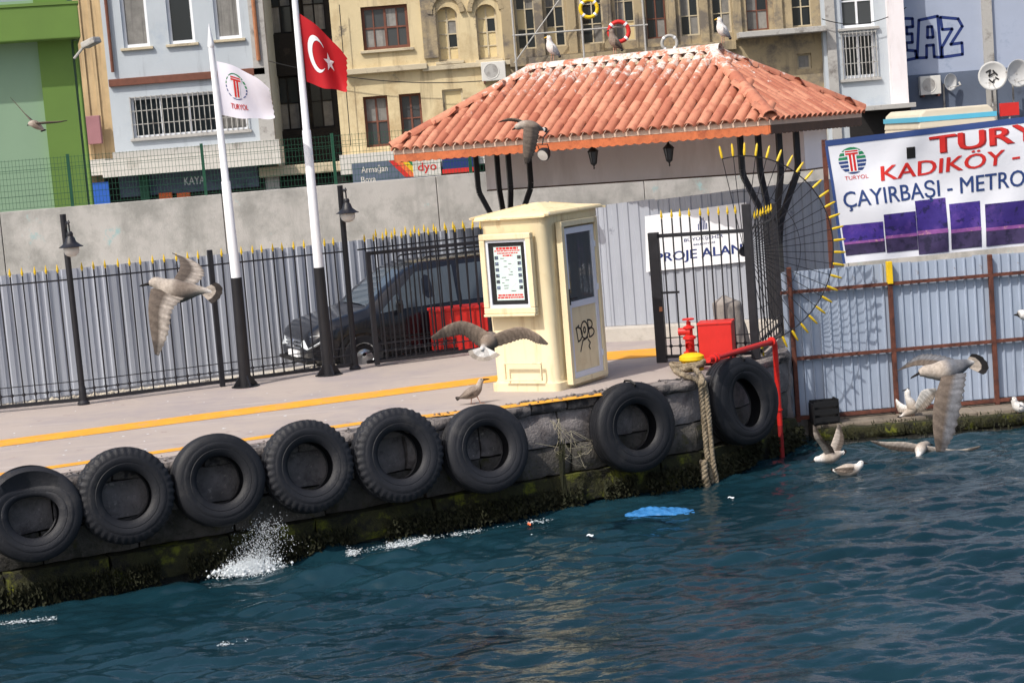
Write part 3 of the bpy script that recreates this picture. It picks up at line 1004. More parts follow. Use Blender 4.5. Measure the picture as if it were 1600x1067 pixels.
fr(kio, 'window_frame', 'alu', wx - .305, wx + .295, wz - .425, wz + .425, .035, -.075, -.02)
mw = MB().box(wx - .27, wx + .26, -.055, -.02, wz - .39, wz + .39).build('map_window', 'blackplastic', kio)
MB().box(wx - .20, wx + .20, -.058, -.0555, wz - .335, wz + .335).build('map_sheet', 'poster', mw)
rr = random.Random(5)
for k in range(6):
    for sx in (-.165, .165):
        zc = wz + .20 - k * .075
        MB().box(wx + sx - .026, wx + sx + .026, -.0605, -.0585, zc - .022, zc + .022).build('map_picture', 'photo', mw)
mb = MB()
for zc, w, h in ((wz + .315, .16, .014), (wz + .285, .19, .007), (wz + .255, .15, .007), (wz + .225, .07, .010), (wz - .27, .18, .010), (wz - .30, .19, .010)):
    x = -w
    while x < w:
        l = rr.uniform(.015, .05)
        mb.box(wx + x, wx + min(x + l, w), -.0602, -.0585, zc - h, zc + h)
        x += l + .008
stuff(mb.build('map_heading', 'redprint', mw))
mb = MB()
mb.add([(wx + .02 + .05 * math.sin(k * .9) + s * (.018 + .016 * math.sin(k * 1.7)), -.0601, wz + .20 - k * .036) for k in range(13) for s in (-1, 1)], [(2 * k, 2 * k + 1, 2 * k + 3, 2 * k + 2) for k in range(12)])
mb.build('map_route', 'whiteprint', mw)
mb = MB()
for k in range(13):
    zc = wz + .19 - k * .034
    a = wx + rr.uniform(-.11, .03)
    mb.box(a, a + rr.uniform(.03, .07), -.0604, -.0585, zc - .003, zc + .003)
stuff(mb.build('map_names', 'blackplastic', mw))
fr(kio, 'service_panel', 'cream', wx - .19, wx + .40 - .04, kf(815, 580)[1] - .12, kf(815, 580)[1] + .11, .02, -.062, -.03, .008)
# door on the right face
dy0, dy1 = kr(884, 480)[0] + .0, kr(929, 480)[0]
dy0, dy1 = .30, 1.08
dz0, dz1 = .11, 2.0
def drf(parent, nm, m_, y0, y1, z0, z1, b, x0, x1):
    mb = MB()
    mb.box(x0, x1, y0, y1, z0, z0 + b).box(x0, x1, y0, y1, z1 - b, z1).box(x0, x1 - .0008, y0, y0 + b, z0 + b, z1 - b).box(x0, x1 - .0008, y1 - b, y1, z0 + b, z1 - b)
    return mb.build(nm, m_, parent, bevel=.004)
drf(kio, 'door_surround', 'cream', dy0 - .07, dy1 + .07, dz0 - .06, dz1 + .09, .065, .0, .085)
door = drf(kio, 'door', 'alu', dy0, dy1, dz0, dz1, .075, .01, .06)
MB().box(.01, .0595, dy0 + .075, dy1 - .075, 1.0, 1.075).build('door_rail', 'alu', door)
MB().box(.02, .042, dy0 + .07, dy1 - .07, 1.07, dz1 - .07).build('door_glass', 'glazing', door)
MB().box(.02, .045, dy0 + .07, dy1 - .07, dz0 + .07, 1.005).build('door_panel', 'cream', door)
hb = MB().tube([(.06, dy0 + .04, 1.12), (.10, dy0 + .04, 1.12), (.10, dy0 + .16, 1.12)], .010, 8)
hb.box(.058, .066, dy0 + .02, dy0 + .06, 1.04, 1.24)
hb.build('door_handle', 'blackplastic', door)
for zh in (.35, 1.2, 1.75):
    MB().tube([(.064, dy1 - .005, zh - .04), (.064, dy1 - .005, zh + .04)], .014, 8).build('hinge', 'alu', door)
def strokes(lines, fn, r_, name, mat_, parent, **kw):
    mb = MB()
    for ln in lines:
        for i in range(len(ln) - 1):
            (a, b), (c, d) = ln[i], ln[i + 1]
            l = math.hypot(c - a, d - b) or 1
            ux, uy = (c - a) / l, (d - b) / l
            a, b, c, d = a - ux * r_ * .5, b - uy * r_ * .5, c + ux * r_ * .5, d + uy * r_ * .5
            mb.add([fn(a - uy * r_, b + ux * r_), fn(c - uy * r_, d + ux * r_), fn(c + uy * r_, d - ux * r_), fn(a + uy * r_, b - ux * r_)], [(0, 1, 2, 3)])
    return mb.build(name, mat_, parent, recalc=False, **kw)
def arc(cx, cy, rx, ry, a0, a1, n=10):
    return [(cx + rx * math.cos(R(a0 + (a1 - a0) * k / n)), cy + ry * math.sin(R(a0 + (a1 - a0) * k / n))) for k in range(n + 1)]
gl = [[(.06, .70), (.12, .30)], arc(.08, .50, .26, .20, 80, -80), [(.04, .66), (.2, .74)], arc(.46, .58, .17, .24, 0, 360, 16), arc(.46, .58, .05, .08, 0, 360, 8), [(.64, .84), (.68, .36)], arc(.66, .70, .2, .13, 90, -90), arc(.67, .48, .26, .13, 90, -90),
      [(.2, .02), (.34, .3), (.6, .36)], [(.6, .3), (.7, .2), (.62, .1), (.68, .02)]]
yl, yh = dy0 + .14, dy1 - .12
strokes(gl, lambda a, b: (.0475, yl + a * (yh - yl), .42 + b * .46), .022, 'graffiti', 'graf', door)

# ================================================================== pavilion with tiled hip roof
PC = aty(1203, 188, 27.0)
ZE = PC.z
PR = R(-33)
PW, PD, PHT = 6.76, 3.5, 1.10
pav = thing('tiled_pavilion', 'open pavilion with red barrel-tiled hip roof, white frieze and black columns', 'pavilion', (PC.x, PC.y, 0), PR)
# local: x to the right along the front eave (front right corner at 0), y to the back
slope = math.atan2(PHT, PD / 2)
SL = math.hypot(PHT, PD / 2)
c0, c1, c2, c3 = (-PW, 0), (0, 0), (0, PD), (-PW, PD)
r0, r1 = (-PW + PD / 2, PD / 2), (-PD / 2, PD / 2)
zr = ZE + PHT
mb = MB()
vs = [(*c0, ZE), (*c1, ZE), (*c2, ZE), (*c3, ZE), (*r0, zr), (*r1, zr)]
lo = [(x, y, z - .07) for x, y, z in vs[:4]]
mb.add(vs + lo, [(0, 1, 5, 4), (1, 2, 5), (2, 3, 4, 5), (3, 0, 4), (0, 6, 7, 1), (1, 7, 8, 2), (2, 8, 9, 3), (3, 9, 6, 0), (9, 8, 7, 6)])
proof = mb.build('roof', 'palesoffit', pav)
def tile_mesh(l, r0_, r1_, nm='tile', n=8, th=.014):
    """barrel tile along +y (up the slope), open below; wide end at y=0"""
    mb = MB()
    vs = []
    for y, rr_ in ((0, r0_), (l, r1_)):
        for q in (0, th):
            for k in range(n + 1):
                a = math.pi * k / n
                vs.append(((rr_ - q) * math.cos(a), y, (rr_ - q) * math.sin(a) * .92))
    W = n + 1
    fs = []
    for k in range(n):
        fs += [(k, k + 1, 2 * W + k + 1, 2 * W + k), (W + k, 3 * W + k, 3 * W + k + 1, W + k + 1), (k, W + k, W + k + 1, k + 1)]
    fs += [(0, 2 * W, 3 * W, W), (n, W + n, 3 * W + n, 2 * W + n)]
    mb.add(vs, fs)
    return mb.mesh(nm, 'tile', smooth=True)
TM = tile_mesh(.43, .088, .076)
TC = tile_mesh(.40, .115, .10)
ROWS = 6
EXP = SL / ROWS
def put_tile(me, origin, xdir, udir, nrm, name='tile', jit=1.):
    o = obj(name, me, proof)
    rz_ = Matrix((xdir, udir, nrm)).transposed()
    rz_ = rz_ @ Matrix.Rotation(R(random.uniform(-1.6, 1.6) * jit), 3, 'Z') @ Matrix.Rotation(R(random.uniform(1.5, 3.2)), 3, 'X')
    mt = rz_.to_4x4()
    mt.translation = origin
    o.matrix_local = mt
    return o
def tile_face(corner, along, length, inward, hipL, hipR, pitch=.20):
    """tiles on one roof plane, eave from corner along 'along'"""
    along, inward = Vector(along), Vector(inward)
    ud = (inward * math.cos(slope) + Vector((0, 0, math.sin(slope)))).normalized()
    nr = along.cross(ud)
    if nr.z < 0:
        nr = -nr
    xd = ud.cross(nr)
    n = int(round(length / pitch))
    out = []
    for j in range(ROWS):
        s = j * EXP
        run = s * math.cos(slope)
        for i in range(n):
            a = (i + .5) * length / n
            if a < run * hipL + .06 * (j > 0) or a > length - run * hipR - .06 * (j > 0):
                continue
            p = Vector((*corner, ZE)) + along * a + ud * (s - .05) + nr * (.012 + random.uniform(0, .008))
            out.append((p, xd, ud, nr))
    return out
cnt = 0
for p in tile_face(c0, (1, 0, 0), PW, (0, 1, 0), 1, 1) + tile_face(c1, (0, 1, 0), PD, (-1, 0, 0), 1, 1):
    put_tile(TM, *p)
    cnt += 1
bk = MB()
for p, xd, ud, nr in tile_face(c2, (-1, 0, 0), PW, (0, -1, 0), 1, 1) + tile_face(c3, (0, -1, 0), PD, (1, 0, 0), 1, 1):
    mt = Matrix((xd, ud, nr)).transposed()
    o_ = len(bk.v)
    bk.v += [p + mt @ v.co for v in TM.vertices]
    bk.f += [tuple(i + o_ for i in f.vertices) for f in TM.polygons]
stuff(bk.build('rear_tiles', 'tile', proof, smooth=True))
def cap_line(a, b, lift=.05):
    a, b = Vector(a), Vector(b)
    d = (b - a)
    n = int(d.length / .34)
    ud = d.normalized()
    xd = ud.cross(Vector((0, 0, 1))).normalized()
    nr = xd.cross(ud)
    for i in range(n):
        put_tile(TC, a + d * (i / n) + nr * lift, xd, ud, nr, 'cap_tile', .8)
cap_line((*c1, ZE), (*r1, zr))
cap_line((*c0, ZE), (*r0, zr))
cap_line((*c2, ZE), (*r1, zr))
cap_line((r0[0] - .1, r0[1], zr), (r1[0] + .15, r1[1], zr), .045)
# mortar along the ridge
mb = MB()
for i in range(36):
    x = r0[0] + (r1[0] - r0[0]) * i / 35
    for s in (-1, 1):
        mb.lathe([(.001, .03), (.05, .02), (.06, -.02)], 6, (x + random.uniform(-.03, .03), r0[1] + s * random.uniform(.09, .13), zr - .03))
stuff(mb.build('ridge_mortar', 'trim', proof))
# fascia with scalloped trim
def fascia(a, b, name, m_):
    a, b = Vector(a), Vector(b)
    L = (b - a).length
    n = int(L / .15)
    mb = MB()
    pts = [(0, .0)]
    top = []
    for i in range(n * 6 + 1):
        u = i / (n * 6)
        top.append((u * L, -.185 - .022 * abs(math.sin(u * n * math.pi))))
    pts = [(0, -.03)] + top + [(L, -.03)]
    ud = (b - a).normalized()
    nn_ = Vector((ud.y, -ud.x, 0))
    vs, fs = [], []
    for (u, z) in top:
        for zz in (-.03, z):
            for d in (0, .025):
                vs.append(a + ud * u + nn_ * (d - .03) + Vector((0, 0, zz)))
    for i in range(len(top) - 1):
        p, q = i * 4, i * 4 + 4
        fs += [(p + 1, q + 1, q + 3, p + 3), (p, p + 2, q + 2, q), (p + 2, p + 3, q + 3, q + 2), (p, q, q + 1, p + 1)]
    mb.add(vs, fs)
    return mb.build(name, m_, pav)
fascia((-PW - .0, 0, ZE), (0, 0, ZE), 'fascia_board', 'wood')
fascia((.0, 0.0, ZE), (0, PD, ZE), 'fascia_board', 'soffit')  # side in shadow: its shade is put into the darker board colour
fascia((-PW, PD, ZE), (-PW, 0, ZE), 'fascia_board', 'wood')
# white frieze wall
MB().box(-6.2, -.30, 1.85, 2.75, 3.64, ZE - .075).build('frieze', 'offwhite', pav)
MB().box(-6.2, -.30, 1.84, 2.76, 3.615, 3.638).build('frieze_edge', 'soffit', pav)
# columns with four bent struts
for xs, ys in ((-.62, 1.25), (-5.45, 1.25)):
    cl = MB().box(xs - .09, xs + .09, ys - .09, ys + .09, 1.05, 3.0).build('column', 'blackpaint', pav, bevel=.01)
    MB().box(xs - .17, xs - .11, ys - .04, ys + .04, 1.05, 2.9).build('column_side', 'blackpaint', cl)
    for a in (45, 135, 225, 315):
        dx, dy = .45 * math.cos(R(a)), .45 * math.sin(R(a))
        q = MB()
        pp = [(xs + dx * .15, ys + dy * .15, 2.55), (xs + dx * .25, ys + dy * .25, 2.9), (xs + dx * .97, ys + dy * .97, 3.62), (xs + dx, ys + dy, 3.72), (xs + dx, ys + dy, ZE - .07)]
        for i in range(len(pp) - 1):
            q.bar(pp[i], pp[i + 1], .08, .08, Vector((dx, dy, 0.01)))
        q.build('strut', 'blackpaint', cl)
# eave beam the lanterns hang from
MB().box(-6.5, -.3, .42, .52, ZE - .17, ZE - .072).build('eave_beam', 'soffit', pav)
def lantern(px, py, label):
    y0 = .30
    base = Vector((PC.x, PC.y, 0)) + Matrix.Rotation(PR, 3, 'Z') @ Vector((0, y0, 0))
    nrm = Matrix.Rotation(PR, 3, 'Z') @ Vector((0, 1, 0))
    p = atplane(px, py, base, nrm)
    t = thing('hanging_lantern', label, 'lantern', p, 0, 'lanterns under the pavilion eave')
    n = 6
    MB().tube([(0, 0, .17), (0, 0, ZE - p.z - .06)], .006, 6).build('rod', 'blackplastic', t)
    MB().lathe([(.001, .19), (.012, .17), (.02, .15), (.045, .125), (.085, .085), (.09, .075), (.06, .078)], n).build('cap', 'blackplastic', t)
    MB().lathe([(.07, .075), (.04, -.10), (.001, -.10)], n).build('glass', 'glasslight', t)
    f = MB()
    for k in range(n):
        a = 2 * math.pi * k / n
        f.tube([(.075 * math.cos(a), .075 * math.sin(a), .08), (.043 * math.cos(a), .043 * math.sin(a), -.105)], .006, 5)
    f.lathe([(.05, -.098), (.045, -.115), (.018, -.135), (.008, -.165), (.016, -.18), (.001, -.20)], n)
    f.build('cage', 'blackplastic', t)
lantern(927, 245, 'black six-sided lantern under the tiled eave, the one near the floodlight')
lantern(1045, 240, 'black six-sided lantern under the tiled eave, near the spiked fan')
t = thing('floodlight', 'small round floodlight under the pavilion eave beside the left columns', 'floodlight', aty(851, 240, 28.5))
MB().lathe([(.001, .10), (.05, .09), (.10, .0), (.105, -.06), (.09, -.07)], 16, ax='y').build('housing', 'blackplastic', t, smooth=True)
MB().lathe([(.001, -.075), (.09, -.068)], 16, ax='y').build('lens', 'globe', t)
MB().tube([(-.09, .02, 0), (-.09, .02, .14), (.09, .02, .14), (.09, .02, 0)], .008, 6).tube([(0, .02, .14), (0, .1, .22), (0, .3, .24)], .01, 6).build('bracket', 'blackplastic', t)
for o in t.children:
    o.rotation_euler = (R(25), 0, R(-35))

# ================================================================== corrugated hoardings
def corr_panel(w, z0, z1a, z1b, pitch, depth, m_, nm='sheet_panel', style='trap'):
    n = int(round(w / pitch))
    xs, ys = [], []
    for i in range(n):
        x = i * w / n
        p = w / n
        if style == 'trap':
            xs += [x, x + p * .42, x + p * .52, x + p * .90]
            ys += [0, 0, depth, depth]
        else:
            xs += [x, x + p * .74, x + p * .80, x + p * .94]
            ys += [0, 0, -depth, -depth]
    xs.append(w)
    ys.append(0)
    vs, fs = [], []
    k = len(xs)
    for row in (0, 1):
        for x, y in zip(xs, ys):
            vs.append((x, y, z0 if row == 0 else z1a + (z1b - z1a) * x / w))
    for row in (0, 1):
        for x, y in zip(xs, ys):
            vs.append((x, y + .003, z0 if row == 0 else z1a + (z1b - z1a) * x / w))
    for i in range(k - 1):
        fs += [(i, i + 1, k + i + 1, k + i), (2 * k + i, 3 * k + i, 3 * k + i + 1, 2 * k + i + 1), (k + i, k + i + 1, 3 * k + i + 1, 3 * k + i)]
    return MB().add(vs, fs).mesh(nm, m_)
def hoarding(label, ta, tb, ext, end, zb):
    """run of sheets whose top edge passes through two points; ext/end: metres added before and after"""
    d = flat(tb - ta)
    L0 = d.length
    d.normalize()
    s0 = flat(ta) - d * ext
    L = L0 + ext + end
    h = thing('sheet_hoarding', label, 'hoarding', (s0.x, s0.y, 0), math.atan2(d.y, d.x))
    top = lambda x: ta.z + (tb.z - ta.z) * (x - ext) / L0
    n = int(round(L / .94))
    w = L / n
    for i in range(n):
        x = i * w
        o = obj('sheet_panel', corr_panel(w + .03, zb, top(x) + random.uniform(-.012, .012), top(x + w) + random.uniform(-.012, .012), .163, .018, 'sheet'), h)
        o.location = (x, (i % 2) * .004 - .002, 0)
        o.rotation_euler = (0, 0, R(random.uniform(-.25, .25)))
    for z in (zb + .35, zb + 1.5):
        MB().box(0, L, .05, .09, z, z + .05).build('back_rail', 'rust', h)
    return h, s0, d
ha, hb_ = aty(0, 432, 27.9), aty(745, 356, 31.6)
hoarding('long grey corrugated sheet hoarding behind the iron fence and the van', ha, hb_, 2.9, 1.0, 1.12)
hb2, hs, hd = hoarding('grey corrugated sheet hoarding carrying the project sign behind the gate', aty(955, 320, 29.25), aty(1130, 299, 28.75), 1.0, .55, 1.40)
MB().box(-.1, 4.2, -.25, .4, 1.06, 1.395).build('plinth', 'kerbstone', hb2, bevel=.02)
hoarding('short grey corrugated sheet hoarding behind the pavilion columns and the fan', aty(1165, 296, 30.2), aty(1290, 280, 30.6), .3, .2, 1.12)
# project sign on the hoarding
def hp(px, py, off=-.03):
    return atplane(px, py, hs + Vector((-hd.y, hd.x, 0)) * off, Vector((-hd.y, hd.x, 0)))
q = [hp(1010, 425), hp(1172, 408), hp(1166, 316), hp(1008, 338)]
sg = thing('project_sign', 'white project area sign with navy letters on the hoarding behind the gate', 'sign', q[0])
def SP(a, b, off=0.):
    return q[0].lerp(q[1], a).lerp(q[3].lerp(q[2], a), b) + Vector((hd.y, -hd.x, 0)) * off
MB().prism([(0, 0), (1, 0), (1, 1), (0, 1)], SP, 0., .015).build('board', 'whiteprint', sg, True)
text_on('PROJE ALANI', lambda a, b: SP(a, b, .017), (.10, .97, .10, .31), 'lettering', 'navy', sg, True, bold=.03)
text_on('BÜYÜKŞEHİR', lambda a, b: SP(a, b, .017), (.38, .76, .44, .53), 'lettering', 'navy', sg, True, bold=.01)
text_on('BELEDİYESİ', lambda a, b: SP(a, b, .017), (.47, .68, .375, .41), 'lettering', 'navy', sg, True)
text_on('İSTANBUL', lambda a, b: SP(a, b, .017), (.47, .68, .555, .59), 'lettering', 'navy', sg, True)
mb = MB()
for k in range(6):
    x = .565 + (k - 2.5) * .016
    h = .24 - abs(k - 2.5) * .05
    mb.add([SP(x - .005, .63, .017), SP(x + .005, .63, .017), SP(x + .005, .63 + h, .017), SP(x - .005, .63 + h * .9, .017)], [(0, 1, 2, 3)])
mb.build('emblem', 'navy', sg, True, recalc=False)

# ================================================================== concrete wall with green mesh fence
wa, wb = aty(0, 337, 33.8), aty(745, 265, 35.2)
wd = flat(wb - wa).normalized()
WA = math.atan2(wd.y, wd.x)
ws = flat(wa) - wd * 4
cw = thing('concrete_wall', 'long patched grey concrete wall behind the corrugated hoarding', 'wall', (ws.x, ws.y, 0), WA)
wtop = (wa.z + wb.z) / 2
x = 0
while x < 24:
    MB().box(x + .004, x + 3.99, 0, .3, 1.0, wtop + random.uniform(-.01, .01)).build('wall_panel', 'concrete', cw, bevel=.012)
    x += 4
MB()
def wp(px, py, off=.15):
    nn = Vector((-wd.y, wd.x, 0))
    return (atplane(px, py, ws + nn * off, nn) - ws).dot(wd)
posts = [wp(-110, 300), wp(114, 325), wp(322, 305), wp(525, 288), wp(735, 262), wp(940, 250)]
mh = .92
labs = ['green wire mesh fence panel on the concrete wall beside the green building', 'green wire mesh fence panel in front of the barred window and tan house', 'green wire mesh fence panel between the two flagpoles', 'green wire mesh fence panel in front of the paint shop sign', 'green wire mesh fence panel behind the pavilion columns']
# the panels start one post outside the frame
for i in range(len(posts) - 1):
    xa, xb = posts[i], posts[i + 1]
    t = thing('mesh_fence', labs[i], 'fence', ws + wd * xa + Vector((-wd.y * .15, wd.x * .15, wtop)), WA, 'green mesh fence panels on the wall')
    L = xb - xa
    mb = MB()
    n = int(L / .062)
    for k in range(1, n):
        xx = L * k / n
        mb.box(xx - .0028, xx + .0028, -.0028, .0028, .02, mh)
    for k in range(9):
        z = .03 + (mh - .05) * k / 8
        mb.box(.0, L, -.006, -.0028, z - .003, z + .003)
    for z in (.25, .72):
        mb.box(0, L, -.012, -.006, z - .004, z + .004)
    mb.build('wire_mesh', 'greenwire', t)
    MB().box(-.028, .028, -.045, .028, -.02, mh + .03).build('post', 'greenwire', t)

# ================================================================== van
VA = R(22)
vc = aty(488, 560, 27.9)
vroot = Vector((vc.x, vc.y, 1.08)) + Vector((-math.sin(VA), math.cos(VA), 0)) * .92
van = thing('parked_van', 'black passenger van parked behind the iron fence and gate', 'van', vroot, VA)
van.scale = (1, 1, .94)
ST = [  # x, half width, underside, belt, shoulder z, top z, half width at top
    (0.00, .70, .30, .56, .64, .67, .60), (.05, .80, .24, .62, .72, .76, .68), (.22, .89, .21, .74, .84, .88, .76), (.70, .92, .20, .87, .965, 1.00, .80), (.98, .92, .20, .93, 1.03, 1.06, .81),
    (1.30, .92, .20, .95, 1.29, 1.34, .76), (1.68, .92, .20, .97, 1.56, 1.62, .71), (1.95, .92, .20, .98, 1.65, 1.715, .70), (3.4, .92, .20, .99, 1.68, 1.745, .70), (4.5, .91, .22, .98, 1.66, 1.72, .69), (4.66, .90, .25, .96, 1.60, 1.66, .67), (4.76, .84, .30, .92, 1.35, 1.40, .64)]
def vst(x):
    for i in range(len(ST) - 1):
        if x <= ST[i + 1][0]:
            k = (x - ST[i][0]) / (ST[i + 1][0] - ST[i][0])
            return [a + (b - a) * k for a, b in zip(ST[i], ST[i + 1])]
    return list(ST[-1])
def vsec(x):
    _, w, zb, bl, zs, zt, wt = vst(x)
    h = [(0, zb), (w * .88, zb), (w * .99, zb + .07), (w * 1.0, (zb + bl) * .42), (w * 1.005, (zb + bl) * .60), (w, bl - .03), (w * .985, bl), (wt + (w - wt) * .10, zs), (wt - .02, zs + (zt - zs) * .6), (wt - .16, zt - .008), (0, zt)]
    return h
mb = MB()
xs = sorted(set([s[0] for s in ST] + [.12, .45, .85, 1.1, 1.5, 2.6, 4.1]))
rows = []
for x in xs:
    h = vsec(x)
    ring = [(x, y, z) for y, z in h] + [(x, -y, z) for y, z in h[-2:0:-1]]
    rows.append(ring)
n_ = len(rows[0])
for r_ in rows:
    mb.v += [Vector(p) for p in r_]
for i in range(len(rows) - 1):
    for k in range(n_):
        k2 = (k + 1) % n_
        mb.f.append((i * n_ + k, i * n_ + k2, (i + 1) * n_ + k2, (i + 1) * n_ + k))
mb.f.append(tuple(range(n_)))
mb.f.append(tuple(reversed(range((len(rows) - 1) * n_, len(rows) * n_))))
vb = mb.build('body', 'car', van, smooth=True)
def side_pt(x, f, s, off=.008):
    """point on the glasshouse side, f from belt (0) to shoulder (1)"""
    h = vsec(x)
    (ya, za), (yb, zb) = h[6], h[7]
    return (x, s * (ya + (yb - ya) * f + off), za + (zb - za) * f)
for s in (-1, 1):
    for pts, nm in (([(1.12, .06), (1.48, .06), (1.48, .62), (1.42, .62)], 'quarter_window'), ([(1.52, .06), (2.42, .06), (2.42, .93), (1.80, .93), (1.52, .70)], 'door_window'), ([(2.50, .06), (3.55, .06), (3.55, .93), (2.50, .93)], 'side_window'), ([(3.63, .06), (4.52, .06), (4.50, .93), (3.63, .93)], 'side_window')):
        MB().add([side_pt(x, f, s) for x, f in pts], [tuple(range(len(pts)))]).build(nm, 'carglass', van)
mb = MB()
g_ = []
for j in range(7):
    x = 1.02 + (1.66 - 1.02) * j / 6
    _, w, zb, bl, zs, zt, wt = vst(x)
    for i in range(7):
        y = (wt - .07) * (i / 3 - 1)
        g_.append((x - .012, y, zt + .008 - .035 * (i / 3 - 1) ** 2))
mb.add(g_, [(j * 7 + i, j * 7 + i + 1, j * 7 + i + 8, j * 7 + i + 7) for j in range(6) for i in range(6)])
mb.build('windscreen', 'carglass', van, smooth='all')
MB().add([(1.02, -.25, 1.085), (1.02, -.05, 1.085), (1.10, -.05, 1.165), (1.10, -.25, 1.165)], [(0, 1, 2, 3)]).build('dashboard_paper', 'skyprint', van)
for s in (-1, 1):
    for i in range(2):
        MB().tube([(1.03, s * (.62 - i * .5), 1.09), (1.08, s * (.2 - i * .4), 1.15)], .009, 5).build('wiper', 'blackplastic', van)
    hl = MB()
    hl.add([(.015, s * .40, .50), (.02, s * .70, .46), (.10, s * .845, .53), (.30, s * .915, .66), (.24, s * .88, .71), (.08, s * .72, .68), (.01, s * .48, .60),
            (-.02, s * .42, .51), (-.02, s * .70, .48), (.06, s * .86, .55), (.28, s * .935, .67), (.22, s * .90, .73), (.05, s * .74, .70), (-.03, s * .48, .61)],
           [(7, 8, 9, 10, 11, 12, 13), (0, 1, 8, 7), (1, 2, 9, 8), (2, 3, 10, 9), (3, 4, 11, 10), (4, 5, 12, 11), (5, 6, 13, 12), (6, 0, 7, 13)])
    hl.build('headlight', 'lampglass', van, bevel=.01, smooth=True)
    mr = MB().lathe([(.001, -.10), (.06, -.09), (.085, 0), (.07, .08), (.001, .10)], 10)
    o = mr.build('mirror', 'car', van, smooth=True)
    o.location = (1.42, s * 1.03, 1.05)
    o.scale = (.7, 1.1, 1.15)
    MB().tube([(1.45, s * .90, .98), (1.43, s * 1.0, 1.0)], .025, 6).build('mirror_arm', 'blackplastic', van)
    MB().box(2.22, 2.40, s * .935 - .012, s * .935 + .012, .86, .885).build('door_handle', 'car', van)
    MB().box(1.2, 4.3, s * .935 - .01, s * .935 + .01, .52, .56).build('side_strip', 'blackplastic', van)
    MB().tube([(2.0, s * .60, 1.74), (2.05, s * .60, 1.775), (4.3, s * .60, 1.79), (4.36, s * .60, 1.75)], .016, 6).build('roof_rail', 'blackplastic', van)
    MB().tube([(.62, s * .925, .60), (.70, s * .94, .60)], .02, 8).build('side_indicator', 'lampglass', van)
    for x in (.82, 3.85):
        w_ = MB().lathe([(.18, -.09), (.30, -.10), (.325, -.06), (.325, .06), (.30, .10), (.18, .09)], 24, (x, s * .83, .325), 'y').build('wheel', 'tyre', van, smooth=True)
        rm = MB().lathe([(.03, s * .10), (.06, s * .085), (.17, s * .075), (.195, s * .10)], 20, (x, s * .835, .325), 'y')
        rm.build('rim', 'chrome', w_, smooth=True)
        MB().lathe([(.36, s * .0), (.40, s * .012), (.34, s * .014)], 24, (x, s * .925, .34), 'y').build('wheel_arch', 'blackplastic', van)
gr = MB()
for k in range(3):
    gr.box(-.03 - k * .0, .03, -.40, .40, .475 + k * .06, .50 + k * .06)
gr.build('grille', 'chrome', van)
MB().lathe([(.001, 0), (.075, 0), (.075, .02), (.062, .02), (.062, .005)], 20, (-.05, 0, .55), 'x').build('badge_ring', 'chrome', van)
bg = MB()
for a in (90, 210, 330):
    bg.bar((-.052, 0, .55), (-.052, .066 * math.cos(R(a)), .55 + .066 * math.sin(R(a))), .012)
bg.build('badge_star', 'chrome', van)
MB().box(-.045, .02, -.26, .26, .33, .43).build('number_plate', 'whiteprint', van)
MB().box(-.06, .12, -.78, .78, .25, .31).build('bumper_lip', 'blackplastic', van, bevel=.02)

# red bin behind the gate
bp = aty(684, 563, 27.95)
bn_ = thing('red_bin', 'red metal box standing behind the gate leaf beside the kiosk', 'box', (bp.x, bp.y, ZQ - .0), R(12))
MB().box(0, .95, 0, .45, .05, .66).build('box_body', 'red', bn_, bevel=.008)
MB().box(-.02, .97, -.02, .47, .66, .70).build('box_lid', 'red', bn_, bevel=.008)
for x in (.28, .62):
    MB().box(x - .012, x + .012, -.012, .0, .05, .655).build('box_rib', 'red', bn_)
for x in (.04, .86):
    MB().box(x, x + .06, .03, .42, 0, .05).build('box_foot', 'blackpaint', bn_)

# ================================================================== gate beside the fan, fan, hydrant
ga, gb = FX(1036, 566), FX(1181, 560)
gt = gate_leaf(ga, gb, 'black iron gate with yellow spikes between the kiosk and the spiked fan', 1.74, .125)
Lg = flat(gb - ga).length
MB().box(-.075, .06, -.06, .05, 0, 1.76).build('gate_post', 'iron', gt, bevel=.006)
MB().box(Lg - .05, Lg + .06, -.05, .05, 0, 2.06).build('gate_post', 'iron', gt, bevel=.006)
lk = MB().box(.06, .30, -.045, -.02, .93, .96)
lk.build('gate_bolt', 'iron', gt)
MB().box(.02, .06, -.085, -.062, .70, .76).build('padlock', 'copper', gt)
fence_section(gb + Vector((.08, .08, 0)), FX(1222, 527), 'short black iron fence running back from the fan to the columns', post_b=True, pitch=.27)
fc = aty(1163, 393, 24.78)
fan = thing('spiked_fan', 'round fan of black spokes with yellow tips guarding the quay end', 'barrier', fc, R(12))
FR = 1.36
tips = 27
FANP = MB().lathe([(.001, .09), (.013, .07), (.019, -.04), (.015, -.08), (.001, -.085)], 7).mesh('tip', 'spike', smooth=True)
for i in range(tips):
    a = R(100) - R(183) * i / (tips - 1)
    dx, dz = math.cos(a), math.sin(a)
    b = MB().bar((dx * .06, 0, dz * .06), (dx * (FR - .04), 0, dz * (FR - .04)), .0085, .0085, Vector((0, 1, 0))).build('spoke', 'iron', fan)
    o = obj('tip', FANP, b)
    o.location = (dx * FR, 0, dz * FR)
    o.rotation_euler = (0, math.pi / 2 - a, 0)
for rr_ in (.8, 1.27):
    MB().tube([(rr_ * math.cos(R(100 - 183 * k / 40)), .008, rr_ * math.sin(R(100 - 183 * k / 40))) for k in range(41)], .008 if rr_ > 1 else .004, 6).build('ring', 'iron', fan)
MB().lathe([(.001, -.02), (.07, -.02), (.07, .02), (.001, .02)], 20, ax='y').build('hub', 'iron', fan)
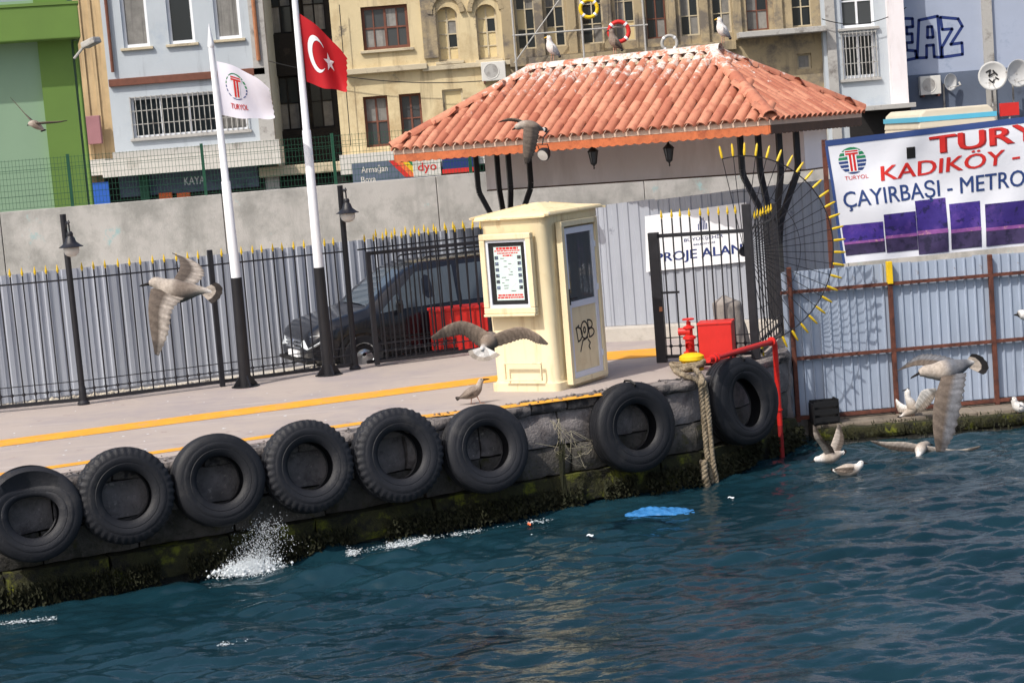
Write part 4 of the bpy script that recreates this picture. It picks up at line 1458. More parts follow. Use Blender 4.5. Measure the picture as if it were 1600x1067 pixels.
# red hydrant cabinet
hy = FX(1106, 572)
hyd = thing('hydrant_cabinet', 'red hydrant cabinet with valve and pipe at the quay corner', 'hydrant', (hy.x, hy.y, ZQ), R(-14))
MB().box(-.10, .34, 0, .36, .04, .54).build('cabinet', 'red', hyd, bevel=.01)
MB().box(-.11, .35, -.01, .37, .54, .57).build('cabinet_lid', 'red', hyd, bevel=.006)
MB().lathe([(.10, 0), (.10, .03), (.065, .04), (.065, .16), (.09, .17), (.09, .20), (.06, .21), (.06, .36), (.085, .37), (.085, .40), (.05, .42), (.05, .50), (.075, .51), (.075, .53), (.03, .55), (.03, .60), (.001, .61)], 16, (-.22, .02, 0)).build('standpipe', 'red', hyd, smooth=True)
MB().lathe([(.045, -.12), (.045, -.02), (.06, -.02), (.06, .0)], 12, (-.22, .02, .29), 'y').lathe([(.05, -.14), (.05, -.02), (.065, -.02), (.065, .02)], 12, (-.22, .02, .47), 'x').build('outlet', 'red', hyd, smooth=True)
hw = MB().tube([(-.22 + .07 * math.cos(a), .02 + .07 * math.sin(a), .63) for a in [2 * math.pi * k / 12 for k in range(13)]], .012, 6)
hw.bar((-.29, .02, .63), (-.15, .02, .63), .015).bar((-.22, -.05, .63), (-.22, .09, .63), .015)
hw.build('hand_wheel', 'red', hyd, smooth=True)
pa = Vector((hy.x, hy.y, 0))
inv = MW[hyd.name].inverted()
p0, p1, p2 = atplane(1112, 549, Vector((QB.x, QB.y, 0)) - n2 * .16, n2), atplane(1211, 543, Vector((QB.x, QB.y, 0)) - n2 * .16, n2), atplane(1213, 750, Vector((QB.x, QB.y, 0)) - n2 * .16, n2)
p0.z = p1.z = (p0.z + p1.z) / 2 + .0
p2 = Vector((p1.x, p1.y, -.35))
d_ = (p1 - p0).normalized()
p0 = p0 - d_ * .1
pipe = [inv @ p for p in (p0, p0 + d_ * .3, p1 - d_ * .05, p1 - d_ * .015 + Vector((0, 0, -.015)), p1 + Vector((0, 0, -.05)), p2.lerp(p1, .35) * 1, p2)]
lowz = .42
pr_ = MB().tube([inv @ p for p in (p0, p1 - d_ * .06, p1 - d_ * .02 + Vector((0, 0, -.015)), p1 + Vector((0, 0, -.06)), Vector((p1.x, p1.y, .40)))], .036, 12)
for p in (p0 + d_ * .12, p0 + d_ * .20, p1 - d_ * .09):
    pr_.tube([inv @ (p - d_ * .015), inv @ (p + d_ * .015)], .06, 12)
pr_.tube([inv @ Vector((p1.x, p1.y, z)) for z in (.62, .60)], .05, 12)
pr_.build('pipe', 'red', hyd, smooth=True)
MB().tube([inv @ Vector((p1.x, p1.y, .40)), inv @ Vector((p1.x, p1.y, -.5))], .035, 12).build('wet_pipe_end', 'darkred', hyd, smooth=True)
for z in (.95, .55):
    MB().bar(inv @ Vector((p1.x, p1.y, z)), inv @ (Vector((p1.x, p1.y, z)) + n2 * .2), .03).build('pipe_clip', 'red', hyd)
# bollard
bo = FX(1082, 578)
t = thing('mooring_bollard', 'yellow mooring bollard wrapped in rope beside the hydrant', 'bollard', (bo.x, bo.y, ZQ))
MB().lathe([(.15, 0), (.15, .02), (.085, .05), (.08, .10)], 20).build('stem', 'bollard', t, smooth=True)
MB().lathe([(.08, .09), (.13, .105), (.165, .14), (.16, .185), (.11, .215), (.001, .225)], 20).build('head', 'bollard', t, smooth=True)
# ropes
def rope(pts, r_, label, tw=9, sub=10):
    """twisted three-strand rope along smoothed points"""
    pts = [Vector(p) for p in pts]
    path = []
    for i in range(len(pts) - 1):
        a, b, c, d = pts[max(i - 1, 0)], pts[i], pts[i + 1], pts[min(i + 2, len(pts) - 1)]
        for k in range(sub):
            s = k / sub
            path.append(.5 * (2 * b + (c - a) * s + (2 * a - 5 * b + 4 * c - d) * s * s + (3 * b - a - 3 * c + d) * s ** 3))
    path.append(pts[-1])
    return path
def rope_mesh(mb, path, r_, turn=.16):
    ln = 0
    strands = [[], [], []]
    for i, p in enumerate(path):
        t_ = (path[min(i + 1, len(path) - 1)] - path[max(i - 1, 0)]).normalized()
        s = t_.orthogonal().normalized()
        s = Vector((0, 1, 0)) - t_ * t_.y
        s = s.normalized() if s.length > .1 else t_.orthogonal().normalized()
        q_ = t_.cross(s)
        if i:
            ln += (p - path[i - 1]).length
        for k in range(3):
            a = ln / turn * 6.283 + k * 2.094
            strands[k].append(p + (s * math.cos(a) + q_ * math.sin(a)) * r_ * .55)
    for st in strands:
        mb.tube(st, r_ * .62, 6)
wf_ = Vector((QB.x, QB.y, 0)) - n1 * .10
def onw(px, py, off=0.):
    return atplane(px, py, wf_ - n1 * off, n1)
mb = MB()
coil = []
for k in range(34):
    a = k * .62
    coil.append(Vector((bo.x + (.17 + .05 * math.sin(k * 1.3)) * math.cos(a) - .06, bo.y + (.16 + .04 * math.cos(k)) * math.sin(a) - .05, ZQ + .03 + .0022 * k + .02 * (k % 5 == 0))))
for pts, r_ in ((coil, .026),
                ([FX(1056, 583) + Vector((0, 0, .03)), FX(1068, 592) + Vector((0, 0, .05)), onw(1092, 596, .03), onw(1097, 625), onw(1101, 670), onw(1106, 720), onw(1112, 752), onw(1114, 790)], .036),
                ([FX(1075, 575) + Vector((0, 0, .08)), FX(1088, 585) + Vector((0, 0, .06)), onw(1097, 592, .05), onw(1103, 615, .03), onw(1109, 670, .03), onw(1115, 730, .03), onw(1119, 752, .02), onw(1120, 790)], .036),
                ([onw(1099, 720, .05), onw(1101, 745, .06), onw(1104, 755, .05), onw(1105, 790)], .05)):
    rope_mesh(mb, rope(pts, r_, ''), r_)
t = mb.build('mooring_rope', 'rope', smooth='all')
tag(t, 'thick double mooring rope hanging from the yellow bollard into the water', 'rope')
# net and weed scraps caught on the wall
mb = MB()
rr = random.Random(8)
for k in range(20):
    an = [(838, 692), (862, 657), (872, 654), (893, 673), (926, 700), (932, 690), (868, 704), (880, 716), (905, 708), (914, 728)]
    (ax_, ay_), (bx_, by_) = rr.sample(an, 2)
    a = onw(ax_ + rr.uniform(-3, 3), ay_, .02)
    b = onw(bx_ + rr.uniform(-3, 3), by_, .02)
    m_ = a.lerp(b, .5) + Vector((rr.uniform(-.05, .05), 0, -rr.uniform(.02, .12)))
    mb.tube(rope([a, m_ - n1 * .04, b], .003, '', sub=6), .0032, 4)
mb.build('net_tangle', 'net')
tag(bpy.data.objects['net_tangle'], 'frayed tangle of net strands caught on the quay wall', 'net')
mb = MB()
for k in range(7):
    a = onw(872 + k * 1.6, 690 + rr.uniform(-10, 8), .10)
    b = onw(876 + k * 1.6 + rr.uniform(-4, 4), 778 + rr.uniform(-14, 10), .16)
    mb.tube(rope([a, a.lerp(b, .5) + Vector((rr.uniform(-.03, .03), 0, 0)), b], .01, '', sub=6), [.006] * 12 + [.003], 5)
o = mb.build('weed_strands', 'weed', smooth=True)
tag(o, 'yellow-green weed strands hanging on the wall below the net tangle', 'seaweed')
# tarpaulin-covered lump by the gate
sk = FX(1150, 556)
def sackp(u, v):
    a = u * 2 * math.pi
    z = .72 * v
    r_ = (.22 - .035 * v) * (1 + .10 * math.sin(3 * a + 2) + .05 * math.sin(7 * a + v * 9))
    if v > .93:
        r_ *= .55
    if v >= 1:
        r_ = .01
    return Vector((sk.x + r_ * math.cos(a) * 1.0 - .08 * v, sk.y + .25 + r_ * math.sin(a) * .9, ZQ + .08 + z + .02 * math.sin(2 * a)))
o = MB().grid(36, 16, sackp).build('covered_motor', 'sack', smooth='all')
tag(o, 'grey tarpaulin cover over an upright lump behind the red hydrant', 'cover')

# ================================================================== rusty hoarding, ledge, banner
lz = .24
led = thing('basin_ledge', 'low mossy concrete ledge carrying the rusty hoarding beyond the basin', 'ledge', (QC.x + .3, 24.85, 0))
x = 0.
rr = random.Random(4)
while x < 14:
    l = rr.uniform(1.0, 1.8)
    MB().box(x + .004, x + l - .004, .36, 1.4, -.6, lz + rr.uniform(-.012, .01)).build('ledge_slab', 'ledge', led, bevel=.02)
    block(x, x + l, .03, .19, .16, .5, .07, rr.uniform(0, 50)).build('mossy_stone', 'moss', led, smooth=True)
    block(x, x + l, -.5, .025, .0, .4, .09, rr.uniform(0, 50)).build('footing_stone', 'wetstone', led, smooth=True)
    x += l
fringe(led, 0, 7, 700, .12, 12)
ra, rb = aty(1249, 648, YR - .2), aty(1640, 620, YR - .0)
RA_ = math.atan2(rb.y - ra.y, rb.x - ra.x)
rh = thing('rusty_hoarding', 'pale blue sheet hoarding on rusty posts and rails above the basin', 'hoarding', (ra.x, ra.y, 0), RA_)
def rx(px, py):
    p = atplane(px, py, Vector((ra.x, ra.y, 0)), Vector((-math.sin(RA_), math.cos(RA_), 0)))
    return (p - ra).dot(Vector((math.cos(RA_), math.sin(RA_), 0))), p.z
zt0 = rx(1388, 412)[1]
x = -.12
for i in range(9):
    o = obj('sheet_panel', corr_panel(.93, lz + .08, zt0 + rr.uniform(-.02, .02), zt0 + rr.uniform(-.02, .02), .133, .022, 'bluesheet', style='rib'), rh)
    o.location = (x, .06 + .003 * (i % 2), 0)
    x += .90
pxs = [rx(1240, 540)[0], rx(1396, 540)[0], rx(1553, 530)[0], rx(1553, 530)[0] + 1.4, rx(1553, 530)[0] + 2.8]
tops = [rx(1231, 418)[1], rx(1388, 412)[1], rx(1545, 398)[1], zt0 + .05, zt0 + .05]
for xx, tz in zip(pxs, tops):
    MB().box(xx - .03, xx + .03, -.03, .03, lz, tz).build('post', 'rust', rh, bevel=.006)
for py in (443, 547, 640):
    z = rx(1396, py)[1]
    MB().box(-.15, 8, -.028, .022, z - .022, z + .022).build('rail', 'rust', rh)
o = MB().box(pxs[1] - .038, pxs[1] + .038, -.05, .035, tops[1] - .28, tops[1] + .03).build('yellow_cap', 'bollard', rh, bevel=.006)
for x in np.arange(.1, 7.5, .27):
    MB().box(x - .012, x + .012, .035, .05, rx(1396, 640)[1] + .03, rx(1396, 640)[1] + .05)
ck = rx(1283, 640)
cr = thing('black_crate', 'small broken black crate on the ledge against the rusty hoarding', 'crate', (ra.x + ck[0] * math.cos(RA_), ra.y - .22, lz), R(5))
for z in (.02, .13, .24):
    MB().box(-.17, .17, -.13, -.115, z, z + .07).build('slat', 'blackplastic', cr)
    MB().box(-.17, .17, .115, .13, z, z + .07).build('slat', 'blackplastic', cr)
for sx in (-1, 1):
    MB().box(sx * .172 - .008, sx * .172 + .008, -.13, .13, 0, .33 if sx > 0 else .28).build('side_board', 'blackplastic', cr)
MB().box(-.165, .165, -.114, .114, 0, .015).build('base_board', 'blackplastic', cr)

# banner
YB = YR + .32
b00, b01 = aty(1318, 412, YB), aty(1289, 221, YB)
b10, b11 = aty(1600, 384, YB), aty(1600, 184, YB)
SX = 2.35                                   # the banner runs on beyond the frame
def BP(a, b, off=0.):
    """a: 0 at the near edge, 1 at photo column 1600; b: 0 bottom, 1 top"""
    p = b00.lerp(b01, b) + (b10 - b00).lerp(b11 - b01, b) * a
    p.y += .018 * math.sin(a * 9 + b * 6) + .012 * math.sin(a * 23 - b * 11) * (1 - b) + .02 * math.sin(b * 9 + a * 4) - .03 * math.exp(-((a - b * .35 - .1) / .08) ** 2) - off
    return p
ban = thing('ferry_banner', 'white ferry line banner with red and navy lettering above the hoarding', 'banner', b00)
MB().grid(90, 30, lambda u, v: BP(u * SX, v)).build('vinyl', 'banner', ban, True, smooth='all')
def bpx(px, py):
    """photo pixel to banner coordinates"""
    p = aty(px, py, YB)
    b = .5
    for _ in range(6):
        l, r_ = b00.lerp(b01, b), b10.lerp(b11, b)
        a = (p.x - l.x) / (r_.x - l.x)
        lo, hi = b00.lerp(b10, a), b01.lerp(b11, a)
        b = (p.z - lo.z) / (hi.z - lo.z)
    return a, b
def patch(a0, a1, b0, b1, name, m_, off=.004, n=10):
    return MB().grid(n, n, lambda u, v: BP(a0 + (a1 - a0) * u, b0 + (b1 - b0) * v, off)).build(name, m_, ban, True)
MB().grid(70, 2, lambda u, v: BP(u * SX, .957 + .048 * v, .005)).build('border', 'bannerblue', ban, True)
MB().grid(2, 30, lambda u, v: BP(-.004 + .015 * u, v * .957, .005)).build('border', 'bannerblue', ban, True)
emc = bpx(1332, 251)
er = bpx(1354, 251)[0] - emc[0], bpx(1332, 230)[1] - emc[1]
emblem(emc[0], emc[1], er[0], er[1], BP, ban, .004, False)
def btext(body, x0, y0, x1, y1, cap, m_, bold=.03, off=.006, base=True, shear=.0):
    """lettering with baseline from (x0,y0) to (x1,y1) in photo pixels and cap height in pixels"""
    a0, c0_ = bpx(x0, y0)
    a1, c1_ = bpx(x1, y1)
    ct = bpx(x0, y0 - cap)[1] - c0_
    def fn(a, h):
        return BP(a + shear * h, c0_ + (c1_ - c0_) * (a - a0) / (a1 - a0) + h, off)
    return text_on(body, fn, (a0, a1, 0, ct), 'lettering', m_, ban, True, bold=bold, base=base)
btext('TURYOL', 1455, 242, 1714, 206, 27, 'darkred', .03, .006)
btext('TURYOL', 1453, 241, 1712, 205, 27, 'redprint', .015, .009)
btext('KADIKÖY -', 1377, 283, 1592, 254, 23, 'redprint', .02, shear=.06)
btext('ÇAYIRBAŞI - METRO', 1319, 325, 1601, 290, 25, 'blueprint', .012)
btext('TURYOL', 1320, 282, 1357, 278, 6, 'redprint', .0)
for x0, y0, x1, y1 in ((1319, 346, 1381, 399), (1383, 330, 1432, 395), (1433, 309, 1480, 398), (1484, 314, 1534, 390), (1538, 312, 1612, 384), (1616, 305, 1680, 380), (1684, 300, 1750, 374)):
    a0, bb0 = bpx(x0 + 3, y1)
    a1, bb1 = bpx(x1 - 2.5, y0)
    bm_ = bpx((x0 + x1) / 2, y1 - 2)[1]
    pb0 = max(.01, bm_)
    patch(a0, a1, pb0, bb1, 'photo_print', 'purple', .004)
    patch(a0, a1, pb0, pb0 + (bb1 - pb0) * .36, 'photo_shore', 'dusk', .007)
    patch(a0, a1, pb0 + (bb1 - pb0) * .36, pb0 + (bb1 - pb0) * .44, 'photo_glow', 'glow', .008)
patch(*(lambda a, b: (a - .022, a + .022, b - .05, b + .04))(*bpx(1423, 238)), 'vent_flap', 'blackplastic', .005)
for k in range(3):
    a = .0 + k * 1.1
    top = BP(a, 1.0)
    MB().box(top.x - .03, top.x + .03, YB + .06, YB + .12, 1.05, top.z + .02).build('support_post', 'rust', ban, True)

# ================================================================== houses along the street
def proj(v):
    d = Vector(v) - CAM
    zf = d.dot(cF)
    xr, yd = d.dot(cR) / zf * FPX, -d.dot(cU) / zf * FPX
    return 800 + xr * math.cos(ROLL) + yd * math.sin(ROLL), 533.5 - xr * math.sin(ROLL) + yd * math.cos(ROLL)
ZS = 1.42
CUR = random.Random(77)
class House:
    def __init__(self, name, label, px0, px1, Y, z1, m_, depth=7, cat='building', pyref=150, rz=0., top=True):
        a, b = aty(px0, pyref, Y), aty(px1, pyref, Y)
        self.Y = Y
        self.o = Vector((a.x, Y, 0))
        self.W = (b.x - a.x)
        self.z1 = z1
        self.depth = depth
        self.m = m_
        # rz turns the front about its right-hand corner
        ca, sa = math.cos(rz), math.sin(rz)
        self.W /= ca
        self.o = Vector((b.x - self.W * ca, Y - self.W * sa, 0))
        self.ud, self.nd = Vector((ca, sa, 0)), Vector((-sa, ca, 0))
        self.root = thing(name, label, cat, (self.o.x, self.o.y, ZS), rz)
        self.holes = []
    def uv(self, px, py, y=0):
        p = atplane(px, py, self.o + self.nd * y, self.nd)
        return (p - self.o).dot(self.ud), p.z - ZS
    def rect(self, px0, py0, px1, py1):
        """upright rectangle from photo box: centre and size"""
        u, z = self.uv((px0 + px1) / 2, (py0 + py1) / 2)
        s = self.Y / FPX
        w, h = (px1 - px0) * s, (py1 - py0) * s
        return u - w / 2, u + w / 2, z - h / 2, z + h / 2
    def wall(self, u0=0, u1=None, z0=-.3, z1=None, y=0., m_=None, th=.35, name='wall'):
        u1 = self.W if u1 is None else u1
        z1 = self.z1 if z1 is None else z1
        hs_ = [h for h in self.holes if h[0] > u0 and h[1] < u1 and h[3] <= z1]
        us = sorted(set([u0, u1] + [v for h in hs_ for v in h[:2]]))
        zs = sorted(set([z0, z1] + [v for h in hs_ for v in h[2:4]]))
        mb = MB()
        for i in range(len(us) - 1):
            for j in range(len(zs) - 1):
                uc, zc = (us[i] + us[i + 1]) / 2, (zs[j] + zs[j + 1]) / 2
                if any(h[0] < uc < h[1] and h[2] < zc < h[3] for h in hs_):
                    continue
                mb.add([(us[i], y, zs[j]), (us[i + 1], y, zs[j]), (us[i + 1], y, zs[j + 1]), (us[i], y, zs[j + 1])], [(0, 1, 2, 3)])
        for a, b, c, d in hs_:
            mb.add([(a, y, c), (b, y, c), (b, y, d), (a, y, d), (a, y + th, c), (b, y + th, c), (b, y + th, d), (a, y + th, d)], [(0, 1, 5, 4), (1, 2, 6, 5), (2, 3, 7, 6), (3, 0, 4, 7), (4, 5, 6, 7)])
        D = self.depth
        mb.add([(u0, y, z0), (u0, y + D, z0), (u0, y + D, z1), (u0, y, z1), (u1, y, z0), (u1, y + D, z0), (u1, y + D, z1), (u1, y, z1)], [(0, 1, 2, 3), (4, 7, 6, 5), (1, 5, 6, 2), (3, 2, 6, 7)])
        return mb.build(name, m_ or self.m, self.root, recalc=False)
    def window(self, r_, nx, ny, frame='white', pane='glasslight', fw=.06, rec=.14, y=0., bars=0, sill='trim', split=None, arch=False, board=None, rr=random):
        u0, u1, z0, z1 = r_
        self.holes.append((u0, u1, z0, z1))
        f = MB()
        b0, b1 = y + rec, y + rec + .05
        f.box(u0, u1, b0, b1, z0, z0 + fw).box(u0, u1, b0, b1, z1 - fw, z1).box(u0, u0 + fw, b0 + .001, b1, z0 + fw, z1 - fw).box(u1 - fw, u1, b0 + .001, b1, z0 + fw, z1 - fw)
        zz = [z0 + (z1 - z0) * k / ny for k in range(ny + 1)]
        if split:
            zz = [z0 + (z1 - z0) * k for k in split]
            ny = len(zz) - 1
        for k in range(1, nx):
            x = u0 + (u1 - u0) * k / nx
            w = fw * (.8 if (nx % 2 == 0 and k == nx // 2) else .45)
            f.box(x - w / 2, x + w / 2, b0 + .002, b1, z0 + fw, z1 - fw)
        for k in range(1, ny):
            f.box(u0 + fw, u1 - fw, b0 + .003, b1, zz[k] - fw * .3, zz[k] + fw * .3)
        fo = f.build('window', frame, self.root)
        for i in range(nx):
            for j in range(ny):
                a, b = u0 + (u1 - u0) * i / nx, u0 + (u1 - u0) * (i + 1) / nx
                pm = pane
                if board and rr.random() < board:
                    pm = 'board'
                elif pm != 'board' and CUR.random() < .3:
                    pm = 'curtain'
                MB().box(a + .012, b - .012, b0 + .03, b0 + .04, zz[j] + .012, zz[j + 1] - .012).build('pane', pm, fo)
        if bars:
            g_ = MB()
            for k in range(bars + 1):
                x = u0 + (u1 - u0) * k / bars
                g_.box(x - .012, x + .012, y - .09, y - .066, z0 - .03, z1 + .03)
            for k in range(4):
                z = z0 + (z1 - z0) * k / 3
                g_.box(u0 - .04, u1 + .04, y - .065, y - .045, z - .012, z + .012)
            for x in (u0, u1):
                for z in (z0, z1):
                    g_.box(x - .012, x + .012, y - .066, y + .05, z - .012, z + .012)
            g_.build('window_grille', 'greytrim', fo)
        if sill:
            MB().box(u0 - .10, u1 + .10, y - .10, y + .13, z0 - .09, z0 - .012).build('sill', sill, fo, bevel=.01)
        return fo
    def band(self, px0, px1, py, h, out, name='ledge', m_='trim', y=0.):
        u0 = self.uv(px0, py)[0]
        u1 = self.uv(px1, py)[0]
        z = self.uv((px0 + px1) / 2, py)[1]
        return MB().box(u0, u1, y - out, y + .02, z - h / 2, z + h / 2).build(name, m_, self.root, bevel=.015)
    def pbox(self, name, m_, px0, py0, px1, py1, y0, y1, bev=0., parent=None):
        u0, u1, z0, z1 = self.rect(px0, py0, px1, py1)
        return MB().box(u0, u1, y0, y1, z0, z1).build(name, m_, parent or self.root, bevel=bev)
    def roof(self, m_='soffit', over=.4):
        MB().box(-.02, self.W + .02, -over, self.depth, self.z1 + .004, self.z1 + .25).build('roof', m_, self.root)
YS = 56.0
# ---- green building (near the wall)
H = House('green_building', 'low green building with thick overhanging roof band behind the wall', -320, 128, 38, 6.6, 'palegreen', 5, rz=R(14))
u, z = H.uv(60, 28)
H.z1 = z + .35
H.wall()
zf = H.uv(66, 37)[1]
MB().box(-.3, H.W + .08, -.55, H.depth, zf - .36, zf + .30).build('roof_band', 'green', H.root, bevel=.02)
MB().box(-.32, H.W + .10, -.57, H.depth + .02, zf + .302, zf + .36).build('roof_edge', 'green', H.root)
H.pbox('pilaster', 'green', 74, -20, 124, 430, -.12, .1)
uu = H.W - .02
MB().tube([(uu, -.08, zf - .4), (uu, -.08, -.2)], .045, 10).build('downpipe', 'green', H.root, smooth=True)
t = thing('wall_lamp', 'grey angled lamp on an arm beside the green building', 'lamp', aty(118, 92, 37.6))
q0, q1, q2 = aty(116, 92, 37.6), aty(132, 72, 37.6), aty(152, 62, 37.4)
MB().tube([q0, q1], .03, 8).build('arm', 'greytrim', t, True)
MB().bar(q1, q2, .22, .13).build('lamp_head', 'greytrim', t, True, bevel=.03)
# ---- tan house between green and blue
H = House('tan_house', 'narrow tan boarded house between the green and pale blue buildings', 112, 170, YS + .4, 11.5, 'tan', 7, pyref=60)
H.window(H.rect(120, 128, 140, 190), 1, 2, 'white', 'glasslight', sill=None)
H.wall()
for px in (133, 150, 166):
    u = H.uv(px, 120)[0]
    MB().box(u - .05, u + .05, -.05, .0, 0, 11.5).build('batten', 'tan', H.root)
H.roof()
H.pbox('canopy', 'awning', 128, 250, 178, 274, -1.2, 0)
t = thing('shop_sign', 'mauve projecting sign with a white letter on the tan house', 'sign', (H.o.x + H.uv(145, 204)[0], YS + .1, ZS + H.uv(145, 204)[1]))
MB().box(-.33, .33, -.16, .05, -.42, .42).build('sign_box', 'brownsign', t, bevel=.02)
text_on('N', lambda a, b: (a, -.163, b), (-.31, -.12, .06, .28), 'lettering', 'whiteprint', t)
text_on('E', lambda a, b: (a, -.163, b), (-.33, -.22, -.28, -.12), 'lettering', 'whiteprint', t)
# ---- pale blue house
H = House('blue_house', 'pale blue rendered house with barred window and brown floor band', 168, 418, YS, 13.0, 'bluewall', 8, pyref=120)
for px, py in ((210, 33), (281, 27), (354, 20)):
    H.window(H.rect(px - 20, py - 44, px + 20, py + 40), 1, 1, 'white', 'glass', fw=.09, sill='trim', rec=.1)
H.window(H.rect(207, 147, 385, 209), 4, 1, 'white', 'glass', fw=.07, bars=22, sill='greytrim', rec=.1)
for k in range(3):
    H.window((.6 + k * 1.45, 1.4 + k * 1.45, 9.2, 10.8), 1, 1, 'white', 'glass', fw=.09, rec=.1)
H.wall()
H.band(170, 416, 121, .22, .12, 'floor_band', 'brownframe')
H.band(180, 440, 234, .22, .5, 'canopy_top', 'greytrim')
H.pbox('corner_pilaster', 'greytrim', 404, -60, 427, 420, -.12, .2)
u = H.uv(402, 60)[0]
MB().tube([(u, -.18, 6.0), (u, -.18, 13)], .06, 8).build('drainpipe', 'copper', H.root, smooth=True)
u = H.uv(172, 60)[0]
MB().tube([(u, -.1, 6.0), (u, -.1, 13)], .05, 8).build('drainpipe', 'brownframe', H.root, smooth=True)
H.pbox('canopy', 'awning', 172, 240, 444, 266, -1.1, .0)
H.roof()
uh = H
sh = thing('hardware_shop', 'dark shop front with orange goods under the blue house canopy', 'shop', (H.o.x, YS - .05, ZS))
def sbox(name, m_, px0, py0, px1, py1, y0, y1, parent=sh, Hh=H):
    u0, u1, z0, z1 = Hh.rect(px0, py0, px1, py1)
    return MB().box(u0, u1, y0, y1, z0, z1).build(name, m_, parent)
sbox('shop_front', 'dark', 172, 262, 420, 430, -.12, .0)
sbox('shop_sign_board', 'slate', 190, 268, 405, 300, -.2, -.13)
u0, u1, z0, z1 = H.rect(290, 276, 322, 288)
text_on('KAYA', lambda a, b: (a, -.205, b), (u0, u1, z0, z1), 'lettering', 'whiteprint', sh)
for px in (262, 290, 375, 398):
    sbox('goods', 'orange', px - 10, 301, px + 10, 318, -.3, -.14)
sbox('shop_post', 'greenwire', 228, 272, 242, 400, -.5, -.35)
sbox('shop_poster', 'skyprint', 140, 285, 178, 330, -.6, -.5)
# ---- sooty recessed building
H = House('sooty_house', 'black sooty hollow house between the blue and yellow facades', 414, 524, YS + 2.5, 13, 'dark', 8, pyref=120)
for j in range(3):
    for i in range(2):
        H.window((.25 + i * 1.05, 1.0 + i * 1.05, 3.9 + j * 3, 5.6 + j * 3), 2, 2, 'dark', 'glass', sill=None, rec=.2)
H.wall()
H.roof('dark')
MB().box(-.1, H.W + .3, -2.9, .0, H.uv(480, 262)[1] - .18, H.uv(480, 262)[1] + .12).build('broken_canopy', 'trim', H.root, bevel=.03)
MB().box(-.1, H.W + .3, -2.4, -.05, 0, H.uv(480, 275)[1]).build('shop_front', 'dark', H.root)
# ---- yellow facade
H = House('yellow_building', 'long weathered yellow building with many tall windows behind the pavilion', 519, 1287, YS, 13.5, 'yellowwall', 9, pyref=60)
rw = random.Random(21)
H.window(H.rect(566, 10, 638, 76), 4, 2, 'brownframe', 'glasslight', fw=.09, rec=.12, sill='trim')
H.window(H.rect(570, 151, 608, 229), 2, 2, 'brownframe', 'glasslight', fw=.07, rec=.2, sill=None)
H.window(H.rect(626, 147, 660, 222), 2, 2, 'brownframe', 'glasslight', fw=.07, rec=.2, sill=None)
H.window(H.rect(692, 140, 724, 180), 1, 1, 'trim', 'board', rec=.08, sill=None)
arches = [H.rect(683, 12, 716, 95), H.rect(745, 8, 777, 92)]
for r_ in arches:
    H.window(r_, 2, 4, 'trim', 'glass', fw=.06, rec=.18, sill='trim', board=.72, rr=rw)
winx = [(806, 836), (852, 882), (908, 942), (960, 992), (1009, 1040), (1062, 1092), (1112, 1142), (1165, 1200), (1236, 1268)]
for a, b in winx:
    py = 76 - (a - 806) * .082
    r_ = H.rect(a, py - 92, b, py)
    H.window(r_, 2, 3, 'brownframe' if a % 2 else 'trim', 'glass', fw=.05, rec=.22, sill=None, rr=rw, board=.06)
H.window(H.rect(1246, 84, 1268, 108), 1, 1, 'trim', 'glass', sill=None)
for k in range(9):
    H.window((.9 + k * 1.6, 1.8 + k * 1.6, 9.9, 11.8), 2, 2, 'brownframe', 'glass', fw=.07, rec=.2)
us = H.uv(795, 60)[0]
H.wall(0, us)
H.wall(us, None, m_='oldwall')
# weathered front of the right half: pilasters, ledges
for r_ in arches:
    cx, w = (r_[0] + r_[1]) / 2, (r_[1] - r_[0]) / 2
    mb = MB()
    n = 14
    pts = []
    for k in range(n + 1):
        a = math.pi * k / n
        pts.append((cx + (w + .16) * math.cos(a), r_[3] - w * .6 + (w + .25) * math.sin(a) * 1.0))
    for k in range(n):
        mb.bar((pts[k][0], -.05, pts[k][1]), (pts[k + 1][0], -.05, pts[k + 1][1]), .14, .12, Vector((0, 1, 0)))
    mb.build('arch_moulding', 'oldwall', H.root)
    # spandrels closing the square opening to an arch
    mb = MB()
    zt = r_[3]
    for s in (-1, 1):
        poly = [(cx + s * w, zt - w * .9), (cx + s * w, zt + .01)] + [(cx + s * w * math.cos(R(90 - 15 * k)), zt - w * .9 + w * .9 * math.sin(R(90 - 15 * k))) for k in range(6)]
        mb.prism(poly, lambda p, q, d: (p, d, q), -.003, .17)
    mb.build('arch_head', 'yellowwall', H.root)
edges = [796] + [(winx[i][1] + winx[i + 1][0]) / 2 for i in range(len(winx) - 1)] + [1280]
for i, e in enumerate(edges):
    u, z = H.uv(e, 60)
    w = .13 if i not in (0, len(edges) - 1) else .2
    zb = H.uv(e, 92 - (e - 806) * .082)[1]
    MB().box(u - w, u + w, -.10 - .02 * (i % 2), .0, zb, zb + 3.2).build('pilaster', 'oldwall', H.root, bevel=.02)
for e0, e1, py, h, out, m_ in ((537, 668, 109, .16, .22, 'trim'), (660, 800, 103, .14, .16, 'trim'), (796, 1150, 85, .26, .22, 'oldwall'), (1150, 1286, 52, .16, .75, 'greytrim'), (796, 1150, 97, .5, .06, 'oldwall')):
    H.band(e0, e1, py, h, out, 'ledge', m_)
u = H.uv(672, 60)[0]
MB().box(u - .22, u + .22, -.08, .02, H.uv(672, 92)[1], H.uv(672, 92)[1] + 3.2).build('pilaster', 'oldwall', H.root, bevel=.02)
for px in (912, 1008, 806):
    u, z = H.uv(px, 100)
    MB().tube([(u, -.6, z - .3), (u, -.6, z + 4)], .03, 8).build('scaffold_pole', 'greytrim', H.root, smooth=True)
z = H.uv(900, 50)[1]
